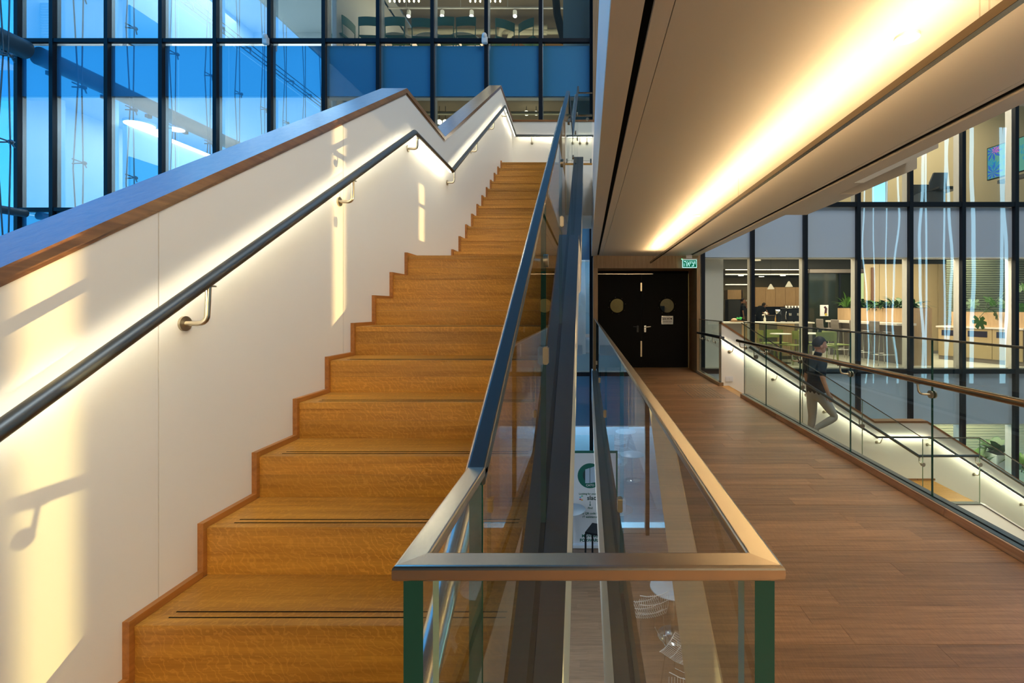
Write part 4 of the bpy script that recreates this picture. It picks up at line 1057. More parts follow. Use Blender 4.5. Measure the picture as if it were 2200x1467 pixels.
for i, (px, py, Y_) in enumerate(((1667, 571, 19.3), (1752, 571, 19.3), (1592, 591, 24.8), (1682, 591, 24.8), (1636, 604, 25.6), (1762, 592, 25), (1818, 592, 25), (1901, 590, 25), (1922, 570, 19.0), (1991, 570, 19), (2077, 570, 19), (2138, 570, 19))):
    x_, y_, z_ = pxp(px, py, Y_); z_ = Z(1.69)
    if i == 0:
        dl0 = o = thing('downlight', 'small round downlight '+DLL[0], 'lamp', (x_, y_, z_), group='cafe ceiling downlights')
        build('trim_ring', MB().cyl((x_, y_, z_-.005), (x_, y_, z_+.01), .16, 20), 'white', o)
        build('lens', MB().cyl((x_, y_, z_-.02), (x_, y_, z_-.006), .13, 20), 'ledceil', o)
    else:
        o = copy_tree(dl0); o.location = (x_, y_, z_); o['label'] = 'small round downlight '+DLL[i]
# green cafe chairs
gs = None
for px, Y_, r_, lab in ((1766, 10.90, PI, 'lime green chair with its back to the facade, above the walking man'), (1797, 11.25, 1.75, 'lime green chair seen from the side, right of the walking man'), (1704, 11.1, -1.2, 'lime green chair seen side-on, left of the second facade mullion'),
                        (1672, 11.8, .1, 'lime green chair behind the small white table near the bar'), (1652, 11.7, 1.5, 'lime green chair at the left of the small white table'), (1738, 11.9, .9, 'lime green chair partly hidden behind the second facade mullion')):
    loc = ((px-VX)*Y_/F, Y_, ZF)
    if gs is None: gs = c_ = chair('cafe_chair', lab, 'chair', 'green', 'green', loc, r_+PI if False else r_, .76, group='lime green cafe chairs')
    else: c_ = copy_tree(gs); c_['label'] = lab; c_.location = loc; c_.rotation_euler = (0, 0, r_)
gs.rotation_euler = (0, 0, PI)
round_table('cafe_table', 'small round white cafe table near the bar', ((1677-VX)*11.3/F, 11.3, ZF), .24, .70)
round_table('cafe_table', 'small round white cafe table behind the second facade mullion', ((1735-VX)*11.5/F, 11.5, ZF), .33, .70)
# high table with planter
ht = thing('high_table', 'long pale high table along the timber planter', 'table', (7.0, 12, ZF))
build('tabletop', MB().prism([(6.72, 13.4), (6.92, 10.62), (7.36, 10.62), (7.2, 13.4)], 'z', Z(-.40), Z(-.35)), 'worktop', ht)
build('side_panel', MB().prism([(7.10, 13.3), (7.28, 10.65), (7.33, 10.65), (7.16, 13.3)], 'z', ZF, Z(-.40)), 'grey', ht)
build('end_leg', B(6.74, 7.1, 13.25, 13.3, ZF, Z(-.40)), 'grey', ht)
pl_ = thing('planter_box', 'tall timber planter box behind the high table', 'planter', (7.5, 12.2, ZF))
build('box', MB().prism([(7.22, 13.7), (7.36, 10.75), (7.80, 10.75), (7.70, 13.7)], 'z', ZF, Z(-.01)), 'lightwood', pl_)
build('soil', MB().prism([(7.26, 13.66), (7.40, 10.79), (7.76, 10.79), (7.66, 13.66)], 'z', Z(-.02), Z(.0)), 'darkgrey', pl_)
def leaf(mb, p, az, el, L_, w_, curl=.5, mi=0, n=5):
    p = Vector(p); d = Vector((math.cos(az), math.sin(az), 0)); s_ = Vector((-math.sin(az), math.cos(az), 0)); vs = []; q = p.copy(); e_ = el
    for i in range(n+1):
        t = i/n; ww_ = w_*math.sin(PI*min(1, t*.92+.08))**.8
        vs += [q-s_*ww_, q+Vector((0, 0, -.15*ww_)), q+s_*ww_]
        q = q+(d*math.cos(e_)+Vector((0, 0, math.sin(e_))))*L_/n; e_ -= curl/n*2
    fs = []
    for i in range(n): b = i*3; fs += [(b, b+1, b+4, b+3), (b+1, b+2, b+5, b+4)]
    mb.add(vs, fs, mi, True)
def bush(name, label, loc, n, L_, w_, mat, spread=.15, el=(0.5, 1.4), parent=None, curl=.6):
    t = thing(name, label, 'plant', loc); mb = MB()
    for k in range(n):
        a = random.uniform(0, 2*PI); r_ = random.uniform(0, spread)
        leaf(mb, (loc[0]+r_*math.cos(a), loc[1]+r_*math.sin(a), loc[2]+random.uniform(0, .06)), a, random.uniform(*el), L_*random.uniform(.7, 1.15), w_*random.uniform(.8, 1.1), curl)
    build('leaves', mb, mat, t, kind='stuff')
    build('stem', MB().cyl((loc[0], loc[1], loc[2]-.05), (loc[0]+.02, loc[1], loc[2]+.15), .012, 6), 'leaf', t)
    return t
bush('spiky_plant', 'spiky bright green plant at the far left end of the planter box', (7.35, 13.45, Z(0)), 40, .48, .025, 'leaf2', .12, (.3, 1.4), curl=.5)
for i, (y_, lab) in enumerate(((12.9, 'leafy plant in the planter box, beside the spiky one'), (12.45, 'leafy plant in the planter box, second beyond the facade mullion'), (12.0, 'leafy plant in the middle of the planter box'), (11.55, 'leafy plant in the planter box, nearer than the middle one'), (11.1, 'dark bushy plant at the near end of the planter box'))):
    bush('leafy_plant', lab, (7.5+.03*i, y_, Z(0)), 46, .30 if i != 3 else .36, .045, 'leaf', .2, (.2, 1.5), curl=.9)
# bar stools
bs = thing('bar_stool', 'grey bar stool at the high table, nearest the facade', 'stool', (0, 0, 0), 'bar stools at the high table')
n = 6; mb = MB(); vs = []
for i in range(n):
    t_ = i/(n-1); y_ = -.18+.34*min(1, t_*1.6); z_ = .76 if t_ < .55 else .76+(t_-.55)*.55
    vs += [(-.19, y_, z_), (.19, y_, z_), (-.19, y_+.012, z_-.014), (.19, y_+.012, z_-.014)]
fs = []
for i in range(n-1): b = i*4; fs += [(b, b+1, b+5, b+4), (b+2, b+6, b+7, b+3), (b, b+4, b+6, b+2), (b+1, b+3, b+7, b+5)]
fs += [(0, 2, 3, 1), (n*4-4, n*4-3, n*4-1, n*4-2)]
build('shell_seat', MB().add(vs, fs), 'grey', bs)
for sx_ in (-1, 1):
    for sy_ in (-1, 1): build('leg', MB().cyl((sx_*.15, sy_*.13, .74), (sx_*.22, sy_*.21, 0), .010, 8), 'chrome', bs)
build('footrest', MB().tube([(-.20, -.185, .25), (.20, -.185, .25), (.20, .185, .25), (-.20, .185, .25), (-.20, -.185, .25)], .008, 6), 'chrome', bs)
bs.location = (6.72, 10.85, ZF); bs.rotation_euler = (0, 0, -PI/2+PI)
for x_, y_, lab in ((6.62, 11.5, 'grey bar stool at the high table, second from the facade'), (6.52, 12.2, 'grey bar stool at the high table, third from the facade'), (6.45, 12.85, 'grey bar stool at the high table, farthest from the facade')):
    c_ = copy_tree(bs); c_['label'] = lab; c_.location = (x_, y_, ZF)
# sideboard with planter and monstera at right
sb_ = thing('sideboard', 'long timber sideboard with white top and dark inset pulls in the right cafe bays', 'sideboard', (9.3, 11.4, ZF))
def rotbox(u0, u1, v0, v1, z0, z1, A=(8.98, 12.15), Bp=(9.62, 10.75)):
    A = Vector(A); Bp = Vector(Bp); U = (Bp-A).normalized(); V = Vector((-U.y, U.x)); 
    P = lambda u, v: tuple(A+U*u+V*v)
    return MB().prism([P(u0, v0), P(u1, v0), P(u1, v1), P(u0, v1)], 'z', z0, z1)
build('top_slab', rotbox(-.05, 1.75, -.02, .5, Z(-.50), Z(-.46)), 'worktop', sb_)
for k in range(3):
    dd = build('door', rotbox(.58*k, .58*k+.57, -.0, .02, ZF+.1, Z(-.51)), bpy.data.materials['cladding_tan'], sb_)
    build('inset_pull', rotbox(.58*k+.08, .58*k+.48, -.006, .0, Z(-.70), Z(-.56)), plain('navy_inset', (.015, .02, .05), .3) if k == 0 else bpy.data.materials['navy_inset'], dd)
build('carcass', rotbox(.0, 1.74, .02, .48, ZF, Z(-.51)), 'grey', sb_)
pb = thing('planter_box', 'pale timber planter box standing on the right sideboard', 'planter', (9.4, 11.4, Z(-.46)))
build('box', rotbox(.25, 1.74, .10, .45, Z(-.46), Z(-.10)), 'lightwood', pb)
build('soil', rotbox(.28, 1.71, .13, .42, Z(-.101), Z(-.095)), 'darkgrey', pb)
mo = thing('monstera_plant', 'dark monstera with split leaves hanging over the right planter box', 'plant', (9.4, 11.3, Z(-.1)))
def monstera(c, r_, tilt, az, par):
    mb = MB(); vs = [(0, 0, 0)]; N = 26
    for k in range(N):
        a = -PI*.92+2*PI*.92*k/(N-1)
        rr = r_*(1.0-.18*abs(a)/PI)*(1 if k % 4 else .58)
        vs.append((rr*math.cos(a), rr*math.sin(a)*.92, -.10*rr*rr/r_))
    Mx = Matrix.Translation(c) @ Matrix.Rotation(az, 4, 'Z') @ Matrix.Rotation(tilt, 4, 'Y')
    fs = [(0, i, i+1) for i in range(1, N)]
    mb.add([Mx @ Vector(v) for v in vs], fs); build('leaf', mb, 'leaf', par)
for (px, py, Y_, r_, tl, az) in ((2105, 690, 11.2, .20, 1.3, -1.6), (2128, 645, 11.3, .20, .9, -1.3), (2160, 650, 11.1, .18, 1.0, -1.9), (2090, 650, 11.5, .16, 1.1, -2.4), (2175, 620, 11.3, .17, .7, -1.2), (2190, 660, 11.0, .2, 1.1, -1.7), (2140, 675, 11.0, .15, 1.3, -1.0), (2195, 615, 11.3, .2, .8, -2.0)):
    c_ = pxp(px, py, Y_); monstera(c_, r_, tl, az, mo)
    build('stalk', MB().tube(smooth([(9.45, 11.3, Z(-.1)), (c_[0], c_[1]+.05, c_[2]-.05+.1), c_], .1), .006, 6), 'leaf', mo)
gc = thing('grey_cabinet', 'plain grey cabinet at the right edge of the cafe', 'cabinet', (10.1, 11.2, ZF))
build('body', BB(9.75, 10.4, 10.9, 11.4, ZF, Z(-.50), .006), 'grey', gc); build('top', BB(9.74, 10.42, 10.88, 11.42, Z(-.50), Z(-.47), .004), 'worktop', gc)
rbk = thing('slatted_wall', 'grey green slatted wall behind the monstera', 'wall panel', (10.4, 12.6, ZF))
for k in range(34): build('slat', B(9.5, 13.5, 12.55, 12.575, Z(-.4)+k*.06, Z(-.4)+k*.06+.045), plain('sage_slat', (.13, .16, .11), .6) if k == 0 else bpy.data.materials['sage_slat'], rbk)
# upper right room: beige walls, screen, office chair
ur = struct('wall_upper_room', (8, 12, Z(2.3)), 'beige meeting room above the cafe', 'wall')
plate('room_floor', 2.36, 14, YI-.1, 17, Z(2.0), Z(2.28), 'floorpale', ur)
plate('room_ceiling', 2.36, 14, YI, 17, Z(5.6), Z(5.7), 'innerwhite', ur)
plate('rear_wall', 2.36, 7.2, 12.0, 12.1, Z(2.28), Z(5.6), 'beige', ur)
plate('rear_wall', 8.35, 14, 13.2, 13.3, Z(2.28), Z(5.6), 'beige', ur)
plate('rear_wall', 7.2, 8.35, 15.5, 15.6, Z(2.28), Z(5.6), 'darkgrey', ur)
oc = thing('office_chair', 'dark grey office chair behind the upper right facade', 'chair', pxp(2024, 415, 10.95))
xo, yo = pxp(2024, 415, 10.95)[:2]; zo = Z(2.28)
build('backrest', MB().prism([(xo-.19, zo+.42), (xo+.21, zo+.42), (xo+.25, zo+.88), (xo-.07, zo+.88), (xo-.16, zo+.66)], 'y', yo+.15, yo+.2), 'darkgrey', oc)
build('seat', BB(xo-.24, xo+.24, yo-.24, yo+.22, zo+.40, zo+.47, .02), 'darkgrey', oc)
build('column', MB().cyl((xo, yo, zo+.06), (xo, yo, zo+.41), .03, 12), 'chrome', oc)
for k in range(5):
    a = 2*PI*k/5; build('base_arm', MB().cyl((xo, yo, zo+.08), (xo+.28*math.cos(a), yo+.28*math.sin(a), zo+.04), .018, 8), 'chrome', oc)
sf = thing('lounge_sofa', 'long dark sofa left of the office chair upstairs', 'sofa', pxp(1980, 425, 11.2))
build('back', BB((1958-VX)*11.2/F, (2006-VX)*11.2/F, 11.15, 11.3, zo, zo+.62, .03), 'darkgrey', sf)
build('seat', BB((1958-VX)*11.2/F, (2006-VX)*11.2/F, 10.8, 11.15, zo, zo+.38, .03), 'darkgrey', sf)
o = thing('ceiling_lamp', 'round ceiling lamp in the upper right room above the office chair', 'lamp', pxp(1997, 370, 14))
x_, y_, z_ = pxp(1997, 371, 14); build('diffuser', MB().cyl((x_, y_, z_), (x_, y_, z_+.03), .22, 24), 'ledceil', o); build('housing', MB().cyl((x_, y_, z_+.03), (x_, y_, z_+.08), .25, 24), 'white', o)
# screen: recedes to the left
tv = thing('wall_screen', 'large teal wall screen with a printed greeting in the upper right room', 'screen', (9.6, 11.5, Z(3.3)))
A_ = Vector(((2122-VX)*12.4/F, 12.4)); Bq = Vector(((2262-VX)*10.9/F, 10.9)); U = (Bq-A_).normalized(); Wd = (Bq-A_).length
zb0, zb1 = Z((VY-386)*12.4/F), Z((VY-320)*12.4/F)
def scr(u0, u1, z0, z1, d0, d1):
    V = Vector((U.y, -U.x)); P = lambda u, d: tuple(A_+U*u-V*d*-1)
    return MB().prism([P(u0, d0), P(u1, d0), P(u1, d1), P(u0, d1)], 'z', z0, z1)
V_ = Vector((U.y, -U.x))
if V_.y > 0: V_ = -V_
def scr(u0, u1, z0, z1, d0, d1):
    P = lambda u, d: tuple(A_+U*u+V_*d)
    return MB().prism([P(u0, d0), P(u1, d0), P(u1, d1), P(u0, d1)], 'z', z0, z1)
build('case', scr(-.02, Wd+.02, zb0-.02, zb1+.02, -.06, .0), 'black', tv)
build('display', scr(0, Wd, zb0, zb1, 0, .006), emit('screen_teal', (.10, .30, .23), .65), tv)
Mt = Matrix.Translation((A_.x, A_.y, 0)) @ Matrix(((U.x, 0, V_.x, 0), (U.y, 0, V_.y, 0), (0, 1, 0, 0), (0, 0, 0, 1)))
M['scrblue'] = emit('screen_blue', (.02, .20, .34), .8); M['scrflower'] = emit('screen_flower', (.04, .13, .50), .6); M['scrpink'] = emit('screen_pink', (.55, .10, .35), .8)
hz = zb1-zb0
text('Happy', .16, 'scrblue', tv, 'lettering', Mt @ Matrix.Translation((Wd*.52, zb0+hz*.74, .008)), .001)
text('Rosh Hashana', .16, 'scrblue', tv, 'lettering', Mt @ Matrix.Translation((Wd*.55, zb0+hz*.56, .008)), .001)
text('C        ens!', .16, 'scrblue', tv, 'lettering', Mt @ Matrix.Translation((Wd*.50, zb0+hz*.38, .008)), .001)
def flower(u, z, r_, mat):
    mb = MB()
    for k in range(9):
        a = 2*PI*k/9; vs = [(u, z), (u+r_*.6*math.cos(a-.22), z+r_*.6*math.sin(a-.22)), (u+r_*math.cos(a), z+r_*math.sin(a)), (u+r_*.6*math.cos(a+.22), z+r_*.6*math.sin(a+.22))]
        mb.add([Mt @ Vector((max(.01, x), min(max(y, zb0+.01), zb1-.01), .008)) for x, y in vs], [(0, 1, 2, 3)])
    build('flower', mb, mat, tv)
flower(.14, zb1-.12, .26, 'scrflower'); flower(.22, zb1-.10, .12, 'scrpink'); flower(.14, zb0+.14, .28, 'scrflower'); flower(.20, zb0+.30, .16, 'scrblue'); flower(.10, zb1-.40, .14, 'scrblue')
sh_ = thing('screen_shelf', 'dark shelf under the teal wall screen', 'shelf', (10, 11.5, Z(3)))
build('board', scr(.35, Wd+.1, zb0-.20, zb0-.12, -.05, .12), 'darkgrey', sh_)
build('bracket', scr(.6, .64, zb0-.28, zb0-.20, -.05, .10), 'darkgrey', sh_)
area('cafe_fill', (5.2, 12.4, Z(1.62)), 4.5, 3, 130, (1, .87, .62))  # added fill brightening the bar side of the cafe
area('cafe_fill', (8.5, 11.6, Z(1.62)), 4, 2.0, 140, (1, .89, .66))  # added fill brightening the planter side near the glass
area('kitchen_fill', (9.8, 22.5, Z(1.55)), 5, 3, 30, (1, .72, .36))  # added dim fill for the far kitchen
area('upper_room_fill', (7.5, 11.6, Z(5.5)), 6, 1.6, 130, (1, .88, .66))  # added fill brightening the meeting room
# lowest right storey: blind, planter, plants
lr = struct('wall_lower_room', (9, 12, -3), 'lower storey room behind the right facade', 'wall')
plate('rear_wall', 2.36, 14, 13.5, 13.6, -3.7, -.3, 'beige', lr)
plate('room_ceiling', 2.36, 14, YI-.1, 13.6, -.62, -.4, 'greyceil', lr)
bl = thing('roller_blind', 'pale horizontal slatted blind in the lower right storey', 'blind', (9.4, 12.3, -2))
for k in range(40): build('slat', B(8.1, 13, 12.3, 12.312, -3.5+k*.07, -3.5+k*.07+.055), plain('blind_cream', (.50, .47, .30), .6) if k == 0 else bpy.data.materials['blind_cream'], bl)
wp = thing('white_planter', 'white square planter in the lower right storey', 'planter', pxp(2154, 1000, 10.8))
x_, y_, z_ = pxp(2154, 977, 10.8); build('box', BB(x_-.17, x_+.17, 10.75, 11.1, -3.6, z_, .01), 'white', wp); build('soil', B(x_-.15, x_+.15, 10.77, 11.08, z_-.02, z_+.002), 'darkgrey', wp)
bush('leafy_plant', 'bright green plant left of the white planter in the lower storey', pxp(2100, 1010, 11), 50, .55, .06, 'leaf2', .3, (.5, 1.5))
bush('broad_leaf_plant', 'dark broad leaved plant above the white planter in the lower storey', pxp(2142, 972, 11), 24, .40, .09, 'leaf', .15, (.3, 1.3))
bush('leafy_plant', 'green plant at the right edge of the lower storey', pxp(2195, 1010, 11), 50, .5, .05, 'leaf2', .25, (.4, 1.5))
area('lower_room_fill', (9, 11.4, -.75), 3, 1.2, 60, (1, .9, .66))  # added fill brightening the lower storey room

# ------------------------------------------------------------------ lower hall: banner, tables, chairs
bn = thing('roll_up_banner', 'white roll-up banner with green border and round emblem in the lower hall', 'banner', (.05, 9.72, -3.6))
bx0, bx1, bz0, bz1 = -.33, .44, -3.52, -1.62; yb_ = 9.70
M['bteal'] = plain('banner_green', (.0, .13, .10), .5); M['bdark'] = plain('banner_ink', (.01, .05, .05), .5); M['bwhite'] = plain('banner_white', (.72, .78, .84), .5)
build('sheet', B(bx0, bx1, yb_, yb_+.004, bz0, bz1), 'bteal', bn)
build('field', B(bx0+.035, bx1-.035, yb_-.003, yb_-.001, bz0, bz1-.05), 'bwhite', bn)
build('cassette', BB(bx0-.02, bx1+.02, yb_-.06, yb_+.06, -3.59, -3.52, .01), 'bwhite', bn)
build('pole', MB().cyl((.05, yb_+.03, -3.52), (.05, yb_+.03, bz1), .01, 8), 'chrome', bn)
cxb = .055
build('emblem_disc', MB().cyl((cxb, yb_-.003, -2.13), (cxb, yb_-.006, -2.13), .255, 36), 'bteal', bn)
build('emblem_core', MB().cyl((cxb, yb_-.006, -2.12), (cxb, yb_-.008, -2.12), .15, 30), 'bdark', bn)
M['btower'] = plain('banner_tower', (.40, .55, .72), .5)
build('emblem_tower', MB().prism([(cxb-.10, -2.28), (cxb-.01, -2.28), (cxb-.01, -1.97), (cxb-.10, -2.00)], 'y', yb_-.011, yb_-.008), 'btower', bn)
build('emblem_tower', MB().prism([(cxb+.0, -2.28), (cxb+.11, -2.26), (cxb+.11, -1.93), (cxb+.0, -1.97)], 'y', yb_-.012, yb_-.008), 'btower', bn)
text('CATO', .06, 'bwhite', bn, 'lettering', facing_cam(cxb, yb_-.009, -2.325), .0008, bold=.001)
text('Looking for your new', .052, 'bteal', bn, 'lettering', facing_cam(cxb, yb_-.0045, -2.50), .0008, bold=.0012)
text('slack', .125, 'bdark', bn, 'lettering', facing_cam(cxb+.06, yb_-.0045, -2.585), .0008, bold=.003)
for (dx, dz, col, nm) in ((-.2, .02, (.05, .45, .7), 'a'), (-.165, .045, (.1, .5, .3), 'b'), (-.20, -.02, (.6, .05, .15), 'c'), (-.165, -.035, (.75, .4, .05), 'd')):
    build('logo_mark', BB(cxb+dx-.018, cxb+dx+.018, yb_-.006, yb_-.003, -2.59+dz-.012, -2.59+dz+.012, .001), plain('logo_'+nm, col, .5), bn)
build('arrow', MB().prism([(cxb-.006, -2.65), (cxb+.006, -2.65), (cxb+.006, -2.72), (cxb+.022, -2.72), (cxb, -2.75), (cxb-.022, -2.72), (cxb-.006, -2.72)], 'y', yb_-.006, yb_-.003), 'bteal', bn)
text('/find', .06, 'bteal', bn, 'lettering', facing_cam(cxb, yb_-.0045, -2.79), .0008, bold=.001)
text('the QR code for', .06, 'bteal', bn, 'lettering', facing_cam(cxb, yb_-.0045, -2.90), .0008, bold=.0012)
text('IT assistance', .06, 'bteal', bn, 'lettering', facing_cam(cxb, yb_-.0045, -2.97), .0008, bold=.0012)
text('CATO', .06, 'bteal', bn, 'lettering', facing_cam(cxb, yb_-.0045, -3.27), .0008)
text('MOVING', .085, 'bteal', bn, 'lettering', facing_cam(cxb, yb_-.0045, -3.36) @ Matrix.Shear('XY', 4, (.2, 0)), .0008, bold=.003)
text('FORWARD', .085, 'bteal', bn, 'lettering', facing_cam(cxb, yb_-.0045, -3.45) @ Matrix.Shear('XY', 4, (.2, 0)), .0008, bold=.003)
ZL0 = -3.6
round_table('high_round_table', 'pale blue round table in front of the banner in the lower hall', (-.30, 8.9, ZL0), .27, 1.13, 'bluetable', 'steel_dk')
def plainchair(label, loc, rot, mat='black', group=None):
    t = thing('black_chair', label, 'chair', (0, 0, 0), group)
    build('seat', BB(-.2, .2, -.2, .2, .70, .73, .005), mat, t)
    build('backrest', BB(-.2, .2, .185, .2, .73, .98, .005), mat, t)
    for sx_ in (-1, 1):
        for sy_ in (-1, 1): build('leg', BB(sx_*.19-.014, sx_*.19+.014, sy_*.19-.014, sy_*.19+.014, 0, .70, .002), mat, t)
    build('stretcher', B(-.18, .18, -.2, -.18, .2, .23), mat, t)
    t.location = loc; t.rotation_euler = (0, 0, rot); return t
plainchair('black bar chair in front of the banner, below the void', (.21, 8.75, ZL0), -PI/2-.35).scale = (1, 1, 1.13)
def wirechair(label, loc, rot, group):
    t = thing('wire_chair', label, 'chair', (0, 0, 0), group)
    mb = MB()
    for k in range(15):
        x = -.22+.44*k/14; c_ = 1-(x/.22)**2
        mb.tube([(x, -.22, .46-.03*c_+.03), (x, 0, .45-.04*c_), (x, .16, .46-.03*c_), (x, .23, .60), (x, .27, .80+.03*c_)], .0035, 4)
    for (y_, z_) in ((-.22, .45), (-.08, .43), (.06, .43), (.2, .53), (.25, .68), (.275, .82)):
        mb.tube([(-.22, y_, z_+.03), (-.1, y_, z_-.005), (0, y_, z_-.01), (.1, y_, z_-.005), (.22, y_, z_+.03)], .005, 5)
    build('wire_shell', mb, 'white', t)
    for sx_ in (-1, 1):
        build('leg', MB().tube(smooth([(sx_*.17, -.17, .43), (sx_*.2, -.22, .012), (sx_*.2, .22, .012), (sx_*.17, .17, .43)], .03), .007, 6), 'chrome', t)
    t.location = loc; t.rotation_euler = (0, 0, rot); return t
w1 = wirechair('white wire chair in the lower hall, farther one beside the pale table', (-.60, 7.0, ZL0), 2.9, 'wire chairs in the lower hall')
for x_, y_, r_, lab in ((-.95, 6.15, 2.2, 'white wire chair in the lower hall, turned towards the pale table'), (-.75, 4.95, .3, 'white wire chair in the lower hall, nearest the stair foot'), (.62, 6.2, 1.2, 'white wire chair in the lower hall under the walkway')):
    c_ = copy_tree(w1); c_['label'] = lab; c_.location = (x_, y_, ZL0); c_.rotation_euler = (0, 0, r_)
round_table('round_table', 'pale round table between the wire chairs in the lower hall', (-.99, 7.1, ZL0), .34, .74, 'bluetable', 'chrome')
round_table('round_table', 'pale round table in the lower hall nearest the stair foot', (-1.0, 4.6, ZL0), .34, .74, 'bluetable', 'chrome')

# ------------------------------------------------------------------ added unseen glowing strips that make the wavy reflections in the right facade
M['ribbon'] = emit('reflection_strip_glow', (.40, .78, 1.0), 2.5)
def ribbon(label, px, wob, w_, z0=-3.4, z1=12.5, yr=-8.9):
    Yv = 2*YG-yr; x = (px-VX)*Yv/F; t = thing('reflection_strip', label, 'light', (x, yr, z0), 'added glowing strips for the facade reflections'); 
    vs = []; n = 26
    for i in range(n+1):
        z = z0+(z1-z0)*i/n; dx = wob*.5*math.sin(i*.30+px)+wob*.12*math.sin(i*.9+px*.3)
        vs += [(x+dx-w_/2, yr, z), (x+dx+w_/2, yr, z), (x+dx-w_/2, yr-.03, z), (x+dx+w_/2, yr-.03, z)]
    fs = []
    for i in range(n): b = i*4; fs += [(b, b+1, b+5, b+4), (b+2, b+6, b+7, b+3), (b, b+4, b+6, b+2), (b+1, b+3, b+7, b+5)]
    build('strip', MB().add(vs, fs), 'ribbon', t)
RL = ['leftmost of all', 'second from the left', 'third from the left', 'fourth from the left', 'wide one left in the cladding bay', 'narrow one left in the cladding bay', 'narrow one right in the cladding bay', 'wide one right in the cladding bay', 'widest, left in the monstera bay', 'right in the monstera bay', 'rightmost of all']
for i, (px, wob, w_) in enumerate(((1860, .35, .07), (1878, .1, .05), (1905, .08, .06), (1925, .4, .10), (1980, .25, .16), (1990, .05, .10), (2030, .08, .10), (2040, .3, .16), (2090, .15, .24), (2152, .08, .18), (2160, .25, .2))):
    ribbon('thin added strip glowing out of view for a streak in the right facade, '+RL[i], px, wob, w_)

